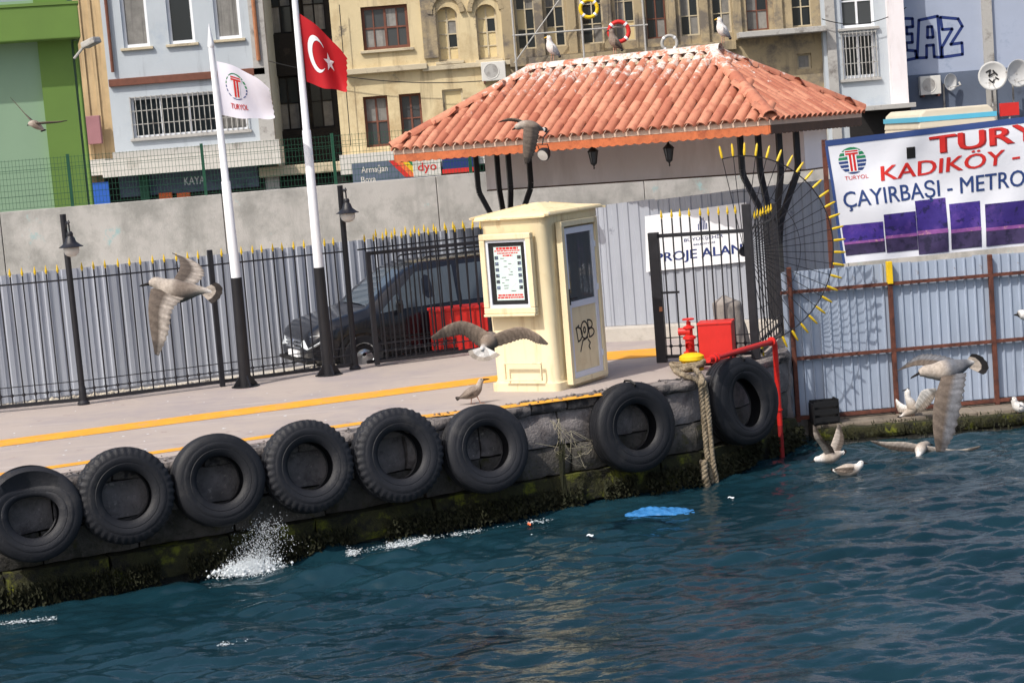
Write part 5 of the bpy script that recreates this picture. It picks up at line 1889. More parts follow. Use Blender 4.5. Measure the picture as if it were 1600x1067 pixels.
MB().tube([(us + .1, -.6, z), (H.uv(1010, 50)[0], -.6, z)], .025, 8).build('scaffold_pole', 'greytrim', H.root, smooth=True)
MB().tube([(us + .1, -.6, z - .8), (H.uv(915, 50)[0], -.6, z + 1.8)], .02, 8).build('scaffold_pole', 'greytrim', H.root, smooth=True)
H.pbox('canopy', 'awning', 536, 232, 800, 262, -1.0, .0)
H.roof()
HY_ = H
ps = thing('paint_shop', 'grey paint shop front with striped sign under the yellow building', 'shop', (H.o.x, YS - .05, ZS))
sbox('shop_front', 'dark', 530, 255, 900, 430, -.25, .0, ps, H)
sbox('shop_sign_board', 'slate', 556, 250, 690, 292, -1.12, -1.04, ps, H)
for k, m_ in enumerate(('redprint', 'orange', 'spike', 'greenprint')):
    u0, u1, z0, z1 = H.rect(612, 248, 690, 276)
    x = u0 + k * .17
    MB().add([(x, -1.125, z1), (x + .17, -1.125, z1), (x + .62, -1.125, z0 + .02), (x + .45, -1.125, z0 + .02)], [(0, 3, 2, 1)]).build('sign_stripe', m_, ps)
u0, u1, z0, z1 = H.rect(648, 246, 690, 274)
MB().box(u0, u1, -1.132, -1.126, z0, z1).build('sign_panel', 'awning', ps)
text_on('dyo', lambda a, b: (a, -1.136, b), (u0 + .15, u1 - .12, z0 + .08, z1 - .14), 'lettering', 'redprint', ps)
u0, u1, z0, z1 = H.rect(569, 258, 609, 271)
text_on('Armağan', lambda a, b: (a, -1.126, b), (u0, u1, z0, z1), 'lettering', 'awning', ps)
u0, u1, z0, z1 = H.rect(569, 275, 591, 286)
text_on('Boya', lambda a, b: (a, -1.126, b), (u0, u1, z0, z1), 'lettering', 'awning', ps)
sbox('neighbour_board', 'navy', 693, 238, 748, 268, -1.12, -1.04, ps, H)
sbox('neighbour_stripe', 'redprint', 693, 262, 748, 269, -1.13, -1.121, ps, H)
sbox('neighbour_stripe', 'redprint', 696, 240, 745, 246, -1.13, -1.121, ps, H)
# air conditioner boxes and things hung on the facades
def ac(px, py, Y, label, w=.72, h=.56):
    p = aty(px, py, Y)
    t = thing('air_conditioner', label, 'air conditioner', p)
    MB().box(-w / 2, w / 2, -.28, 0, -h / 2, h / 2).build('casing', 'plastic', t, bevel=.02)
    MB().lathe([(.001, -.285), (.20, -.285), (.20, -.281)], 20, (-.06, 0, 0), 'y').build('fan_grille', 'greytrim', t)
    MB().lathe([(.205, -.285), (.225, -.295), (.23, -.281)], 20, (-.06, 0, 0), 'y').build('fan_ring', 'plastic', t)
    MB().box(-w / 2 + .05, -w / 2 + .10, -.3, .08, -h / 2 - .06, -h / 2).box(w / 2 - .10, w / 2 - .05, -.3, .08, -h / 2 - .06, -h / 2).build('bracket', 'rust', t)
ac(771, 112, YS - .08, 'white air conditioner on the yellow wall beside the arched windows')
def buoy(px, py, r_, m_, label):
    p = aty(px, py, YS - .75)
    t = thing('life_ring', label, 'life ring', p, 0, 'life rings hung on the yellow building')
    n = 28
    path = [(r_ * math.cos(2 * math.pi * k / n), 0, r_ * math.sin(2 * math.pi * k / n)) for k in range(n + 1)]
    MB().tube(path, r_ * .22, 10, False).build('ring', m_, t, smooth='all')
    for a in (45, 135, 225, 315):
        q0 = Vector((r_ * math.cos(R(a - 7)), 0, r_ * math.sin(R(a - 7))))
        q1 = Vector((r_ * math.cos(R(a + 7)), 0, r_ * math.sin(R(a + 7))))
        MB().tube([q0, q1], r_ * .245, 10).build('band', 'whiteprint', t)
    MB().tube([(0, 0, r_), (0.05, 0, r_ + 1.3)], .012, 5).build('cord', 'rope', t)
buoy(920, 14, .25, 'bollard', 'yellow life ring hanging from a scaffold pole on the yellow building')
buoy(967, 50, .29, 'redprint', 'red life ring hanging behind the roof ridge')
buoy(1046, 68, .22, 'greytrim', 'grey life ring hanging low behind the roof ridge')
# ---- grey white narrow house
H = House('grey_house', 'narrow grey white house with tall barred window right of the yellow building', 1286, 1412, YS - .3, 13, 'bluewall', 8, pyref=60)
H.window(H.rect(1316, 52, 1369, 122), 2, 1, 'white', 'glass', fw=.10, bars=9, sill='greytrim')
H.window(H.rect(1312, -40, 1365, 42), 2, 2, 'white', 'glasslight', fw=.08, sill='greytrim')
H.wall()
H.pbox('pilaster', 'greytrim', 1296, -60, 1310, 330, -.1, .0)
H.pbox('corner_column', 'offwhite', 1386, -60, 1410, 162, -.35, .0)
H.band(1340, 1420, 168, .14, 1.0, 'broken_canopy', 'greytrim')
H.pbox('shop_front', 'dark', 1330, 172, 1425, 330, -.2, -.05)
H.roof()
# ---- recessed blue grey wall with graffiti
H = House('graffiti_house', 'blue grey blank house wall with outlined graffiti letters and white pole', 1404, 1760, YS + .7, 13, 'bluegrey', 8, pyref=60)
H.wall()
u0 = 0
zl = H.uv(1500, 112)[1]
MB().box(.02, H.W - .02, -.06, .0, 0, zl).build('dark_plinth', 'slate', H.root)
H.pbox('wall_strip', 'greytrim', 1538, -80, 1553, 300, -.12, .0)
H.roof()
u0, u1, z0, z1 = H.rect(1406, 26, 1504, 92)
EAZ = [[(0, 1.0), (.22, .97), (.22, .78), (.12, .78), (.12, .62), (.2, .62), (.2, .42), (.1, .42), (.1, .25), (.24, .22), (.25, .05), (.0, .0)],
       [(.26, .05), (.32, .92), (.62, .98), (.64, .02), (.53, .04), (.53, .32), (.42, .32), (.41, .04), (.26, .05)], [(.44, .5), (.53, .5), (.52, .75), (.45, .75), (.44, .5)],
       [(.66, .95), (.94, .88), (1.0, .7), (.8, .3), (.98, .32), (.98, .05), (.66, .02), (.66, .25), (.84, .66), (.68, .66), (.66, .95)]]
strokes([[(u0 + a * (u1 - u0), z0 + b * (z1 - z0)) for a, b in ln] for ln in EAZ], lambda a, b: (a, -.004, b), .045, 'graffiti', 'navy', H.root)
ac(1451, 134, YS + .6, 'white air conditioner on the blue grey wall beside a satellite dish', .62, .56)
def dish(px, py, r_, Y, label, yaw, mark=False):
    p = aty(px, py, Y)
    t = thing('satellite_dish', label, 'satellite dish', p, R(yaw), 'satellite dishes on the graffiti house')
    MB().lathe([(.001, .10 * r_ / .4), (r_ * .5, .07 * r_ / .4), (r_ * .85, .02), (r_, -.02), (r_, -.03), (r_ * .85, .01), (r_ * .5, .06 * r_ / .4), (.001, .09 * r_ / .4)], 28, ax='y').build('reflector', 'dish', t, smooth='all')
    MB().tube([(0, .1, -r_ * .6), (0, -.35, -r_ * .5), (0, -.4, -.1)], .012, 6).tube([(0, -.42, -.12), (0, -.36, -.02)], .03, 8).build('feed_arm', 'greytrim', t)
    MB().tube([(0, .08, 0), (0, .3, -.05), (0, .3, -.9)], .03, 8).build('mast', 'greytrim', t)
    if mark:
        strokes([[(-.18, .12), (-.05, .18), (-.1, .0), (.05, .08)], [(-.1, -.1), (.0, -.2), (.08, -.05), (.18, -.12)], [(.02, .16), (.14, .02)]], lambda a, b: (a, .055, b), .022, 'marks', 'graf', t)
dish(1551, 119, .43, YS - .2, 'large white satellite dish with dark scribbles beside the white pole', -8, True)
dish(1591, 115, .42, YS - .1, 'large plain white satellite dish beside the scribbled one', 20)
dish(1485, 129, .26, YS + .3, 'small grey satellite dish beside the air conditioner on the blue grey wall', 30)
t = thing('red_sign', 'small red shop sign behind the ferry banner', 'sign', aty(1577, 171, YS - 4))
MB().box(-.26, .26, -.05, .05, -.18, .18).build('sign_face', 'redprint', t)
MB().tube([(0, 0, -.18), (0, 0, -3.4)], .03, 8).build('sign_post', 'greytrim', t)
# minibus behind the banner
mp = aty(1422, 195, 47)
bus = thing('minibus', 'cream minibus with cyan roof stripe standing behind the ferry banner', 'minibus', (mp.x, 47, ZS))
zt = aty(1478, 170, 47).z - ZS
BL = 1.95
MB().box(0, BL, -.9, 3.2, .4, zt - .45).build('body', 'truck', bus, bevel=.08)
MB().prism([(.0, zt - .46), (BL, zt - .46), (BL - .08, zt - .1), (BL - .2, zt + .02), (.2, zt + .02), (.06, zt - .1)], lambda p, q, d: (p, d, q), -.9, 3.2).build('roof', 'truck', bus, bevel=.04)
MB().box(-.004, BL + .004, -.91, 3.21, zt - .28, zt - .16).build('stripe', 'cyan', bus)
MB().box(.1, BL - .1, -.915, -.88, 1.3, zt - .6).build('rear_window', 'glass', bus, bevel=.02)
for x in (.1, BL - .3):
    MB().lathe([(.2, -.1), (.38, -.1), (.38, .1), (.2, .1)], 20, (x + .1, 0, .38), 'x').build('wheel', 'tyre', bus)

# cables slung along the facades
def cable(a, b, sag, label):
    a, b = Vector(a), Vector(b)
    n = 24
    pts = [a.lerp(b, k / n) + Vector((0, 0, -sag * 4 * (k / n) * (1 - k / n))) for k in range(n + 1)]
    o = MB().tube(pts, .014, 5).build('power_cable', 'blackplastic', smooth='all')
    tag(o, label, 'cable')
cable(aty(420, 96, YS - .3), aty(800, 122, YS - .3), .35, 'black cable sagging from the blue house across the yellow facade')
cable(aty(530, 8, YS - .25), aty(548, 228, YS - .25), .0, 'black cable running down the yellow wall beside the sooty house')
cable(aty(1284, 30, YS - .6), aty(1416, 12, YS - .6), .3, 'black cable slung across the narrow grey house')

# ================================================================== gulls
def sl(c):
    return S(*c)[:3]
WHITE, PALE, MOT, BRN, DRK, GREY, BLK, BILL, LEG = (sl(c) for c in ((222, 220, 218), (176, 166, 156), (138, 126, 116), (100, 90, 82), (58, 53, 51), (142, 146, 154), (34, 33, 35), (40, 38, 38), (196, 150, 130)))
def cr(a, b, c, d, s):
    return .5 * (2 * b + (c - a) * s + (2 * a - 5 * b + 4 * c - d) * s * s + (3 * b - a - 3 * c + d) * s ** 3)
def smooth_pts(pts, sub):
    out = []
    for i in range(len(pts) - 1):
        a, b, c, d = pts[max(i - 1, 0)], pts[i], pts[i + 1], pts[min(i + 2, len(pts) - 1)]
        for k in range(sub):
            out.append(cr(a, b, c, d, k / sub))
    out.append(pts[-1])
    return out
def gull(label, Y, body, wings=(), tail=None, beak=None, legs=(), wcol=(BRN, DRK, BLK), tcol=(WHITE, BLK), shift=(0, 0), billc=BILL):
    """body: [(px,py,depth offset,radius m,colour)] from tail to head; wings: [(LE px,py),(TE px,py),depth offset] from root to tip;
    tail: (base px,py,off),[(px,py)...]; distance Y gives the true size"""
    sx, sy = shift
    def W(px, py, d=0.):
        return aty(px + sx, py + sy, Y + d)
    V, Fc, C = [], [], []
    # ---- body: one tapering tube
    pts = [np.array(list(W(b[0], b[1], b[2])) + [b[3]] + list(b[4])) for b in body]
    ring = smooth_pts(pts, 5)
    n = 14
    P = [Vector(r_[:3]) for r_ in ring]
    prev = None
    for i, r_ in enumerate(ring):
        t = (P[min(i + 1, len(P) - 1)] - P[max(i - 1, 0)]).normalized()
        s = prev if prev is not None else (Vector((0, 0, 1)) - t * t.z)
        s = s - t * s.dot(t)
        s = s.normalized() if s.length > 1e-4 else t.orthogonal().normalized()
        prev = s
        q = t.cross(s)
        rad = max(r_[3], .002)
        for k in range(n):
            a = 2 * math.pi * k / n
            V.append(P[i] + s * math.cos(a) * rad + q * math.sin(a) * rad)
            C.append(tuple(np.clip(r_[4:7] * (1.0 + .06 * math.sin(k * 2 + i)), 0, 1)))
    for i in range(len(ring) - 1):
        for k in range(n):
            k2 = (k + 1) % n
            Fc.append((i * n + k, i * n + k2, (i + 1) * n + k2, (i + 1) * n + k))
    Fc.append(tuple(reversed(range(n))))
    Fc.append(tuple(range((len(ring) - 1) * n, len(ring) * n)))
    # ---- beak and eyes
    if beak:
        hd = P[-1]
        tip = W(*beak)
        o = len(V)
        t = (tip - hd).normalized()
        s = t.orthogonal().normalized()
        q = t.cross(s)
        for f_, rad in ((-.1, .014), (.35, .011), (.8, .008), (1.0, .002)):
            for k in range(6):
                a = 2 * math.pi * k / 6
                V.append(hd.lerp(tip, f_) + (s * math.cos(a) + q * math.sin(a)) * rad + Vector((0, 0, -.004 if f_ > .9 else 0)))
                C.append(billc)
        for i in range(3):
            for k in range(6):
                Fc.append((o + i * 6 + k, o + i * 6 + (k + 1) % 6, o + (i + 1) * 6 + (k + 1) % 6, o + (i + 1) * 6 + k))
        side = t.cross(Vector((0, 0, 1))).normalized()
        hc = hd - t * .025
        for s_ in (-1, 1):
            ec = hc + side * s_ * .028 + Vector((0, 0, .010))
            o = len(V)
            for dx, dy, dz in ((1, 0, 0), (-1, 0, 0), (0, 1, 0), (0, -1, 0), (0, 0, 1), (0, 0, -1)):
                V.append(ec + Vector((dx, dy, dz)) * .009)
                C.append((.01, .01, .01))
            for f_ in ((0, 2, 4), (2, 1, 4), (1, 3, 4), (3, 0, 4), (2, 0, 5), (1, 2, 5), (3, 1, 5), (0, 3, 5)):
                Fc.append(tuple(o + i for i in f_))
    # ---- wings: lofted aerofoil with feather-stepped trailing edge
    for wg in wings:
        sec = [np.array(list(W(*a, d)) + list(W(*b, d))) for a, b, d in wg]
        sub = 9
        S_ = smooth_pts(sec, sub)
        m_ = len(S_)
        fr_ = (0, .06, .2, .42, .62, .82, 1.0)
        th = (0, .007, .009, .006, .003, .0015, 0)
        o = len(V)
        for i, r_ in enumerate(S_):
            le, te = Vector(r_[:3]), Vector(r_[3:])
            nx_ = S_[min(i + 1, m_ - 1)]
            pv = S_[max(i - 1, 0)]
            span = (Vector(nx_[:3]) + Vector(nx_[3:]) - Vector(pv[:3]) - Vector(pv[3:]))
            ch = te - le
            nr = span.cross(ch)
            nr = nr.normalized() if nr.length > 1e-9 else Vector((0, 1, 0))
            u = i / (m_ - 1)
            step = (.07 if i % 2 else -.01) * min(1, u * 2.2 + .35)
            for side_ in (1, -1):
                for j, (f_, h_) in enumerate(zip(fr_, th)):
                    f2 = f_ * (1 - step * max(0, (f_ - .6) / .4))
                    camber = .05 * math.sin(math.pi * f_) * ch.length
                    V.append(le + ch * f2 + nr * (side_ * h_ * (1.15 - .8 * u) + camber * .5))
                    c_ = wcol[0] if f_ < .45 else wcol[1]
                    if u > .80 or f_ > .93:
                        c_ = tuple(.4 * x + .6 * y for x, y in zip(c_, wcol[2]))
                    k_ = (1 - .24 * (i % 2) * (f_ > .35)) * (1 + .14 * math.sin(j * 5 + i * 1.7))
                    C.append(tuple(min(1, x * k_) for x in c_))
        G = len(fr_)
        for i in range(m_ - 1):
            for sd_ in (0, 1):
                for j in range(G - 1):
                    a = o + i * 2 * G + sd_ * G + j
                    b = a + 2 * G
                    Fc.append((a, a + 1, b + 1, b) if sd_ == 0 else (a, b, b + 1, a + 1))
        a = o + (m_ - 1) * 2 * G
        for j in range(G - 1):
            Fc.append((a + j, a + j + 1, a + G + j + 1, a + G + j))
    # ---- tail: overlapping feather blades
    if tail:
        bs_, tips_ = tail
        b = W(*bs_)
        for k in range(len(tips_) - 1):
            p0, p1 = W(*tips_[k], bs_[2] - .01 * k), W(*tips_[k + 1], bs_[2] - .01 * k - .006)
            md = (p0 + p1) / 2
            ext = (md - b) * .05
            o = len(V)
            row = [b, p0.lerp(b, .5), p1.lerp(b, .5), p0.lerp(b, .27), p1.lerp(b, .27), p0.lerp(b, .24), p1.lerp(b, .24), p0 + ext * .0, p1 + ext * .0, md + ext]
            nr = (p0 - b).cross(p1 - b)
            nr = nr.normalized() * .003 if nr.length > 1e-9 else Vector((0, .003, 0))
            sh = 1 - .22 * (k % 2)
            for s_ in (1, -1):
                for i, p in enumerate(row):
                    V.append(p + nr * s_ * (1 + .8 * (k % 2)))
                    C.append(tuple(x * sh for x in (tcol[0] if i < 5 else tcol[1])))
            for f_ in ((0, 1, 2), (1, 3, 4, 2), (3, 5, 6, 4), (5, 7, 9, 8, 6)):
                Fc += [tuple(o + i for i in f_), tuple(o + 10 + i for i in reversed(f_))]
    for (ax, ay), (bx, by) in legs:
        a, b = W(ax, ay), W(bx, by)
        o = len(V)
        for p, rad in ((a, .010), (a.lerp(b, .5), .006), (b, .006)):
            for k in range(5):
                an = 2 * math.pi * k / 5
                V.append(p + Vector((math.cos(an), math.sin(an), 0)) * rad)
                C.append(LEG)
        for i in range(2):
            for k in range(5):
                Fc.append((o + i * 5 + k, o + i * 5 + (k + 1) % 5, o + (i + 1) * 5 + (k + 1) % 5, o + (i + 1) * 5 + k))
        o = len(V)
        for d in ((-.02, .015, 0), (.045, -.03, 0), (.055, 0, 0), (.045, .03, 0)):
            V.append(b + Vector(d) + Vector((0, 0, .004)))
            C.append(LEG)
        Fc.append((o, o + 1, o + 2, o + 3))
    org = P[len(P) // 2]
    me = bpy.data.meshes.new('gull')
    me.from_pydata([tuple(v - org) for v in V], [], Fc)
    ca = me.color_attributes.new('plumage', 'FLOAT_COLOR', 'POINT')
    ca.data.foreach_set('color', [x for c in C for x in (*c, 1.0)])
    me.polygons.foreach_set('use_smooth', [True] * len(me.polygons))
    me.materials.append(M['gull'])
    g_ = obj('gull', me)
    g_.location = org
    MW[g_.name] = Matrix.Translation(org)
    return tag(g_, label, 'gull', 'gulls around the quay')
def cs(s, ox, oy, pts):
    return [(x / s + ox, y / s + oy) for x, y in pts]
def wing(s, ox, oy, le, te, d):
    return [(a, b, dd) for a, b, dd in zip(cs(s, ox, oy, le), cs(s, ox, oy, te), d)]
# 1 big gull flying left in front of the fence
s_, ox, oy = 5.62, 200, 380
p = cs(s_, ox, oy, [(760, 430), (640, 415), (540, 420), (440, 425), (360, 405), (290, 370), (235, 350), (190, 357)])
gull('mottled brown gull flying past the fence, one wing raised, one hanging', 14.0,
     [(*p[0], 0, .012, WHITE), (*p[1], 0, .032, PALE), (*p[2], 0, .062, MOT), (*p[3], 0, .088, MOT), (*p[4], 0, .085, PALE), (*p[5], 0, .058, PALE), (*p[6], 0, .046, PALE), (*p[7], 0, .022, PALE)],
     [wing(s_, ox, oy, [(400, 320), (455, 215), (440, 130), (388, 86)], [(570, 385), (675, 275), (600, 165), (398, 92)], (.05, .22, .36, .42)),
      wing(s_, ox, oy, [(200, 400), (178, 560), (195, 760), (235, 975)], [(500, 480), (395, 590), (355, 800), (270, 990)], (-.06, -.22, -.32, -.40))],
     ((*cs(s_, ox, oy, [(620, 420)])[0], 0), cs(s_, ox, oy, [(770, 345), (815, 375), (826, 420), (812, 460), (780, 500), (730, 530)])), (*cs(s_, ox, oy, [(98, 376)])[0], 0),
     wcol=(BRN, PALE, DRK), tcol=(PALE, DRK))
# 2 gull flying away in front of the kiosk
s_, ox, oy = 3.05, 720, 290
lw = [(1165, 612), (1085, 560), (1010, 538), (940, 560), (870, 612)]
lt = [(1165, 690), (1085, 655), (1020, 608), (960, 612), (878, 628)]
gull('brown gull gliding away with spread arched wings and white tail before the kiosk', 19.3,
     [(752, 546, -.12, .02, WHITE), (757, 542, -.05, .045, MOT), (763, 535, .05, .092, MOT), (767, 529, .15, .08, MOT), (769, 527, .25, .042, PALE), (770, 526, .3, .02, PALE)],
     [wing(2.965, 380, 320, lw, lt, (.02, .05, .02, -.05, -.12)), wing(s_, ox, oy, [(120, 728), (205, 690), (290, 674), (365, 705), (418, 752)], [(125, 785), (230, 752), (305, 732), (362, 753), (410, 760)], (.02, .05, .02, -.05, -.12))],
     ((757, 541, -.10), [(732, 548), (735, 556), (744, 562), (756, 564), (769, 561), (782, 554)]), None, wcol=(sl((132, 118, 106)), sl((112, 100, 90)), DRK), tcol=(WHITE, PALE))
# 3 standing on the quay
g3 = FX(744, 631)
gull('speckled brown gull standing on the quay edge beside the kiosk', g3.y,
     [(716, 622, 0, .010, DRK), (722, 620, 0, .028, BRN), (731, 616, 0, .062, MOT), (740, 612, 0, .072, MOT), (746, 607, 0, .058, MOT), (749.5, 600, 0, .036, PALE), (751.5, 595, 0, .034, PALE), (755, 593, 0, .022, PALE)],
     [[((745, 607), (742, 617), -.06), ((735, 611), (731, 621), -.075), ((725, 616), (722, 623), -.05), ((713, 622.5), (712, 624), -.02)]],
     ((724, 619, 0), [(712, 620), (712, 623), (715, 626)]), (765, 592, 0), [((737, 619), (736, 631)), ((744, 617), (751, 630))], tcol=(DRK, BLK), wcol=(MOT, BRN, DRK))
# 4 gull in front of the roof
gull('brown gull flapping in front of the tiled roof edge', 21.0,
     [(850, 204, .1, .008, PALE), (843, 201, .05, .03, MOT), (834, 198, 0, .055, MOT), (824, 196, 0, .06, MOT), (815, 196, 0, .045, PALE), (808, 199, 0, .036, PALE), (805, 201, 0, .02, PALE)],
     [[((818, 199), (843, 200), -.05), ((817, 217), (842, 214), -.12), ((817, 238), (836, 238), -.16), ((820, 256), (826, 256), -.18)], [((822, 192), (835, 196), .05), ((808, 186), (815, 193), .2), ((794, 185), (797, 190), .3), ((778, 191), (778, 192), .36)]],
     ((842, 200, .08), [(853, 199), (856, 203), (853, 208)]), (800, 203, 0))
# 5 far gull at the left
q = lambda x, y: (x / 3.1375, y / 3.1375)
gull('small brown gull flying in front of the green building', 28.0,
     [(*q(215, 637), 0, .015, PALE), (*q(190, 622), 0, .05, MOT), (*q(170, 610), 0, .06, MOT), (*q(152, 608), 0, .045, PALE), (*q(142, 612), 0, .03, PALE)],
     [[(q(155, 598), q(180, 605), 0), (q(118, 556), q(150, 580), .2), (q(80, 510), q(105, 540), .3), (q(50, 478), q(53, 482), .35)], [(q(172, 602), q(195, 612), -.05), (q(225, 597), q(240, 608), -.2), (q(280, 595), q(290, 603), -.3), (q(330, 590), q(330, 594), -.35)]],
     ((*q(195, 622), 0), [q(200, 648), q(212, 645), q(228, 638)]), (*q(132, 617), 0))
# 6-8 gulls on the ridge
def ridge_at(px):
    best = None
    a = MW[pav.name] @ Vector((r0[0], r0[1], zr + .15))
    b = MW[pav.name] @ Vector((r1[0], r1[1], zr + .15))
    for k in range(400):
        p = a.lerp(b, -.1 + 1.2 * k / 399)
        e = abs(proj(p)[0] - px)
        if best is None or e < best[0]:
            best = (e, p)
    return best[1]
for px, hx, col_, lab, hh in ((861, -4, WHITE, 'white gull standing on the far end of the tiled ridge', 0), (958, -4, MOT, 'brown young gull standing on the ridge before the red life ring', 3), (1127, 3, WHITE, 'white gull standing at the hip end of the tiled ridge', 2)):
    rp = ridge_at(px)
    fx, fy = proj(rp)
    D = lambda x, y: (fx + x, fy + y)
    gull(lab, rp.y, [(*D(14, -9), 0, .012, GREY if col_ is WHITE else DRK), (*D(10, -13), 0, .04, GREY if col_ is WHITE else BRN), (*D(3, -19), 0, .078, col_), (*D(-1, -25), 0, .072, col_), (*D(-2.5, -32), 0, .045, col_), (*D(-3.5, -37), 0, .043, col_), (*D(-6.5, -38), 0, .022, col_)],
         [[(D(3, -26), D(3, -15), -.075), (D(8, -20), D(8, -12), -.07), (D(14, -11), D(13, -8), -.03)]], ((*D(10, -13), 0), [D(16, -9), D(15, -6), D(12, -6)]), (*D(-11, -36.5), 0), [(D(1, -13), D(0, 0)), (D(4, -13), D(4, 0))],
         wcol=(GREY, GREY, BLK) if col_ is WHITE else (BRN, DRK, BLK), tcol=(WHITE, BLK), billc=sl((214, 170, 60)) if col_ is WHITE else BILL)
DG = sl((112, 114, 120))
# 10 large gull at the right
s_, ox, oy = 5.93, 1390, 540
p = cs(s_, ox, oy, [(790, 150), (720, 165), (640, 195), (560, 220), (470, 235), (390, 240), (330, 240), (275, 255)])
gull('large mottled gull banking over the water, one wing pointing straight down', 14.2,
     [(*p[0], 0, .012, WHITE), (*p[1], 0, .035, DG), (*p[2], 0, .062, DG), (*p[3], 0, .082, DG), (*p[4], 0, .078, PALE), (*p[5], 0, .058, PALE), (*p[6], 0, .048, PALE), (*p[7], 0, .026, PALE)],
     [wing(s_, ox, oy, [(430, 180), (330, 185), (220, 190), (62, 238)], [(620, 130), (450, 82), (270, 88), (70, 232)], (.06, .22, .34, .45)), wing(s_, ox, oy, [(480, 290), (415, 500), (400, 740), (430, 985)], [(715, 250), (690, 450), (610, 800), (510, 985)], (-.06, -.2, -.3, -.36))],
     ((*cs(s_, ox, oy, [(680, 180)])[0], 0), cs(s_, ox, oy, [(760, 76), (830, 88), (880, 130), (910, 180), (905, 228), (866, 268)])), (*cs(s_, ox, oy, [(192, 302)])[0], 0), wcol=(BRN, DG, DRK), tcol=(PALE, BLK))
# 11 landing on the ledge
g = lambda x, y: (x / 5.93 + 1390, y / 5.93 + 540)
gull('pale gull landing on the ledge with raised wings before the rusty hoarding', 25.3,
     [(*g(110, 650), .0, .012, WHITE), (*g(150, 625), 0, .04, PALE), (*g(210, 590), 0, .075, PALE), (*g(200, 540), 0, .07, PALE), (*g(170, 480), 0, .045, WHITE), (*g(165, 425), 0, .042, WHITE), (*g(155, 408), 0, .026, WHITE)],
     [[(g(230, 560), g(270, 620), -.05), (g(268, 470), g(330, 590), -.2), (g(310, 410), g(400, 520), -.3), (g(430, 392), g(440, 430), -.36)], [(g(180, 560), g(160, 610), .05), (g(120, 540), g(90, 620), .2), (g(60, 490), g(60, 560), .3), (g(45, 470), g(44, 480), .33)]],
     ((*g(140, 630), 0), [g(70, 655), g(80, 668), g(120, 660)]), (*g(115, 418), 0), [(g(200, 630), g(205, 690)), (g(225, 630), g(228, 690))], wcol=(WHITE, PALE, DRK))
# 12 skimming the water
gull('gull skimming low over the water with wings spread wide', 23.6,
     [(1434, 716, -.1, .012, WHITE), (1436, 709, -.05, .045, WHITE), (1438, 702, 0, .075, PALE), (1442, 697, .1, .06, PALE), (1448, 694, .2, .042, PALE), (1452, 694, .25, .02, PALE)],
     [[((1434, 694), (1434, 706), 0), ((1412, 690), (1408, 705), -.05), ((1385, 690), (1384, 700), -.1), ((1360, 688), (1362, 691), -.15)], [((1448, 696), (1446, 708), .05), ((1470, 700), (1472, 711), .1), ((1500, 702), (1500, 710), .15), ((1532, 696), (1532, 699), .2)]],
     ((1436, 708, -.08), [(1427, 715), (1434, 720), (1442, 716)]), (1459, 695, .3), wcol=(PALE, BRN, DRK))
# 13 splashing down with wings up
gull('gull splashing down by the quay corner with both wings raised', 23.3,
     [(1318, 706, 0, .012, WHITE), (1311, 709, 0, .045, PALE), (1301, 713, 0, .078, PALE), (1290, 715, 0, .07, PALE), (1281, 717, 0, .045, WHITE), (1276, 718, 0, .04, WHITE), (1273, 720, 0, .02, WHITE)],
     [[((1288, 708), (1305, 708), -.05), ((1280, 695), (1300, 697), -.12), ((1272, 682), (1288, 688), -.2), ((1270, 664), (1276, 668), -.25)], [((1294, 706), (1312, 707), .05), ((1300, 690), (1317, 697), .12), ((1305, 676), (1319, 684), .2), ((1309, 662), (1313, 664), .25)]],
     ((1312, 709, 0), [(1320, 701), (1323, 706), (1319, 711)]), (1266, 722, 0), wcol=(PALE, BRN, DRK))
w14 = atz(1328, 741, 0.)
gull('pale gull swimming on the water beside the one splashing down', w14.y,
     [(1303, 734, 0, .012, WHITE), (1310, 735, 0, .05, PALE), (1322, 735, 0, .085, PALE), (1334, 733, 0, .075, PALE), (1342, 728, 0, .045, WHITE), (1346, 724, 0, .042, WHITE), (1349, 723, 0, .022, WHITE)],
     [[((1334, 729), (1332, 738), -.08), ((1320, 730), (1318, 739), -.09), ((1304, 732), (1303, 735), -.04)]], ((1308, 735, 0), [(1299, 731), (1298, 735), (1302, 738)]), (1356, 724, 0), wcol=(BRN, MOT, DRK))
gull('gull flying with its head just at the picture edge before the hoarding', 18.0,
     [(1650, 486, .1, .012, WHITE), (1640, 488, 0, .05, GREY), (1625, 491, 0, .08, WHITE), (1610, 493, 0, .07, WHITE), (1600, 492, 0, .05, WHITE), (1594, 491, 0, .043, WHITE), (1590, 492, 0, .022, BLK)],
     [[((1612, 488), (1638, 488), .05), ((1615, 465), (1640, 470), .2), ((1630, 440), (1645, 452), .3), ((1655, 425), (1658, 428), .35)]], ((1640, 488, .05), [(1660, 480), (1662, 487), (1658, 493)]), (1584, 492, 0), wcol=(GREY, GREY, BLK))
lg = aty(1590, 653, 25.1)
gull('white gull standing on the ledge beside the last rusty post in view', 25.1,
     [(1606, 643, 0, .012, GREY), (1602, 640, 0, .04, GREY), (1595, 637, 0, .075, WHITE), (1589, 634, 0, .068, WHITE), (1585, 628, 0, .044, WHITE), (1584, 624, 0, .042, WHITE), (1581, 623, 0, .022, WHITE)],
     [[((1593, 631), (1592, 641), -.07), ((1600, 635), (1599, 643), -.06), ((1607, 642), (1606, 645), -.02)]], ((1602, 640, 0), [(1608, 642), (1608, 645), (1604, 646)]), (1577, 625, 0), [((1591, 643), (1590, 652)), ((1595, 643), (1595, 652))], wcol=(GREY, GREY, BLK))

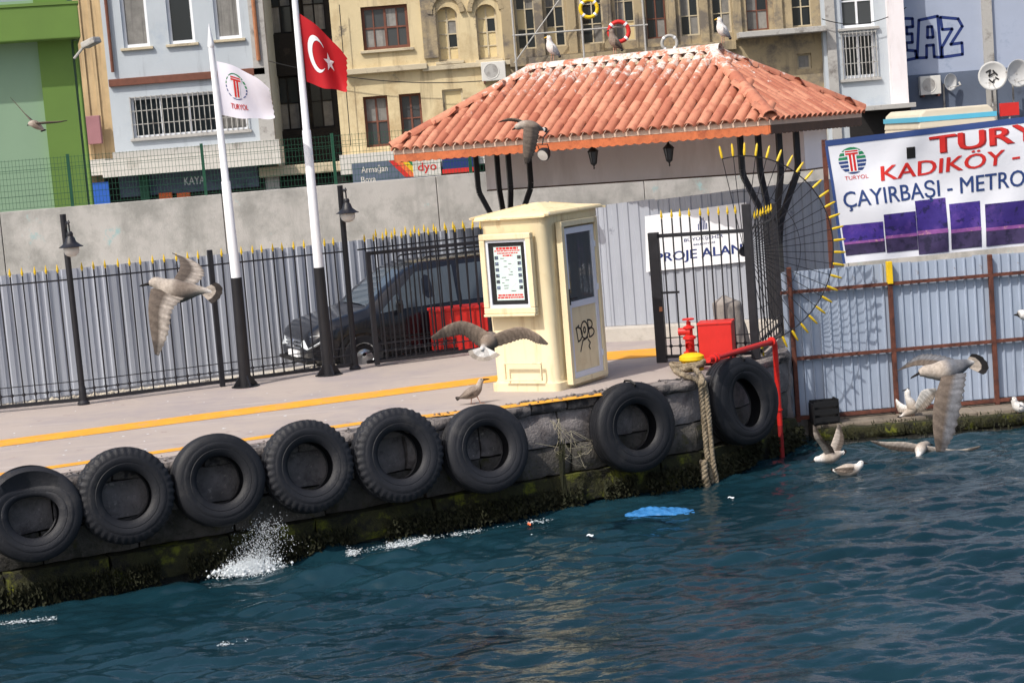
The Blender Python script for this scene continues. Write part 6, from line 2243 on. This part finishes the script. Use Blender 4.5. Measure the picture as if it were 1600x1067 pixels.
# ================================================================== splash, foam, floating scraps, rubble
def blob(mb, c, r_, sx=1., sy=1., sz=1.):
    vs = [(1, 0, 0), (-1, 0, 0), (0, 1, 0), (0, -1, 0), (0, 0, 1), (0, 0, -1)]
    mb.add([(c[0] + x * r_ * sx, c[1] + y * r_ * sy, c[2] + z * r_ * sz) for x, y, z in vs], [(0, 2, 4), (2, 1, 4), (1, 3, 4), (3, 0, 4), (2, 0, 5), (1, 2, 5), (3, 1, 5), (0, 3, 5)])
rr = random.Random(17)
mb = MB()
sp = atz(384, 896, 0)
for _ in range(5200):
    t_ = rr.random()
    h = abs(rr.gauss(0, .07)) + (rr.random() ** 4) * .48
    x = sp.x + rr.gauss(0, .13) + h * .5 + .03
    y = sp.y + rr.gauss(0, .10) + h * .12
    blob(mb, (x, y, .005 + h * (1.0 if abs(x - sp.x) < .5 else .6)), (rr.uniform(.0015, .0055) if h < .15 else rr.uniform(.0013, .004)), 1, 1, 2.2)
for _ in range(420):
    h = abs(rr.gauss(0, .05))
    blob(mb, (sp.x + rr.gauss(0, .17) + h * .3, sp.y + rr.gauss(0, .07), .01 + h), rr.uniform(.006, .02) * (1 - h * 3 if h < .2 else .4), 1.3, 1., 1.6)
stuff(mb.build('water_splash', 'foam'), 'white splash of spray bursting against the quay below the tyres', 'splash')
def foam_line(pts, n, w, label, hmax=.03):
    mb = MB()
    P = [atz(x, y, 0) for x, y in pts]
    for _ in range(n * 5):
        k = rr.random() * (len(P) - 1)
        i = min(int(k), len(P) - 2)
        p = P[i].lerp(P[i + 1], k - i)
        dens = noise.noise(Vector((p.x * 2.5, p.y * 2.5, 3)))
        if dens < .02 and rr.random() < .93:
            continue
        blob(mb, (p.x + rr.gauss(0, .03), p.y + rr.gauss(0, w), .018 + abs(rr.gauss(0, hmax * .5))), rr.uniform(.0015, .0055) * (2 if rr.random() < .06 else 1), 1.8, 1.4, .5)
    stuff(mb.build('foam', 'foam'), label, 'foam')
foam_line([(545, 869), (580, 862), (640, 853), (700, 840)], 520, .06, 'bright curl of foam on the water below the lug-treaded tyre', .05)
foam_line([(700, 840), (770, 828), (860, 815)], 90, .04, 'thin broken foam streak along the foot of the quay wall')
foam_line([(322, 902), (382, 899), (442, 892)], 380, .10, 'foam ring spreading on the water under the splash')
foam_line([(0, 978), (40, 974), (90, 970)], 50, .03, 'faint foam streak on open water left of the splash')
foam_line([(345, 1012), (370, 1006), (425, 1000)], 30, .03, 'small foam fleck line on open water nearest the boat')
# blue bag afloat
bgc = atz(1030, 803, 0)
def bagp(u, v):
    x = (u - .5) * .80
    y = (v - .5) * .42 * (1 - .35 * abs(2 * u - 1))
    r_ = math.sqrt((2 * u - 1) ** 2 + (2 * v - 1) ** 2)
    z = .032 * max(0, 1 - r_ ** 1.6) * (1 + .5 * math.sin(u * 13 + v * 5)) + .012 * math.sin(u * 30) * math.sin(v * 21) + .02 - .06 * max(0, r_ - .75)
    return Vector((bgc.x + x, bgc.y + y + .06 * math.sin(u * 5), z + .015))
o = MB().grid(40, 20, bagp).build('plastic_bag', 'bag', smooth='all')
tag(o, 'blue plastic bag floating near the foot of the mooring rope', 'bag')
def scrap(px, py, m_, label, w=.07, h=.05):
    p = atz(px, py, 0)
    mb = MB()
    mb.grid(4, 3, lambda u, v: Vector((p.x + (u - .5) * w * 1.3, p.y + (v - .5) * h * 2.2 + .015 * math.sin(u * 6), .016 + .007 * math.sin(u * 7 + v * 5))))
    o = mb.build('floating_scrap', m_, smooth='all')
    tag(o, label, 'litter')
    return o
scrap(827, 820, 'orange', 'orange scrap floating below the tyre near the net tangle', .03, .07)
scrap(501, 893, 'orange', 'tiny orange scrap floating below the torn tyre', .015, .03)
scrap(1051, 836, 'foam', 'thin white strip floating below the blue bag', .11, .03)
scrap(922, 838, 'foam', 'small white wrapper floating left of the blue bag', .06, .04)
scrap(1382, 822, 'poster', 'pale crumpled wrapper floating on open water below the banking gull', .08, .08)
scrap(1142, 779, 'foam', 'white fleck floating right of the mooring rope', .06, .03)
scrap(832, 838, 'foam', 'white fleck floating below the orange scrap', .04, .03)
# rubble strip under the fence
mb = MB()
for _ in range(900):
    k = rr.random()
    a, b = FX(-180, 659), FX(560, 571)
    p = a.lerp(b, k)
    nn = Vector((-(b - a).y, (b - a).x, 0)).normalized()
    p = p + nn * rr.uniform(.03, .30)
    s = rr.uniform(.012, .05)
    blob(mb, (p.x, p.y, ZQ - .02 + rr.uniform(0, .03)), s, rr.uniform(.7, 1.5), 1, rr.uniform(.4, .9))
stuff(mb.build('rubble', 'gravel'), 'pale rubble strip lying along the foot of the iron fence', 'rubble')
# broken crumbs of coping along the quay edge
mb = MB()
for _ in range(260):
    p = QA.lerp(QB, rr.uniform(-.3, 1.0)) + n1 * rr.uniform(.0, .38)
    s = rr.uniform(.008, .03)
    blob(mb, (p.x, p.y, ZQ + .008), s, rr.uniform(.7, 1.6), 1, .6)
stuff(mb.build('edge_rubble', 'cap'), 'crumbled stone scattered along the quay edge', 'rubble')

# bird droppings and small litter on the pavement
mb = MB()
for _ in range(170):
    p = FX(rr.uniform(-40, 1000), rr.uniform(600, 735))
    if (p - QA).dot(n1) < .1 or (p - FX(300, 604)).dot(n1) > -.1 or (p - K).length < 1.6:
        continue
    blob(mb, (p.x, p.y, ZQ + .002), rr.uniform(.008, .024), rr.uniform(.6, 1.4), rr.uniform(.6, 1.4), .12)
stuff(mb.build('droppings', 'foam'), 'white gull droppings speckling the pink quay pavement', 'droppings')
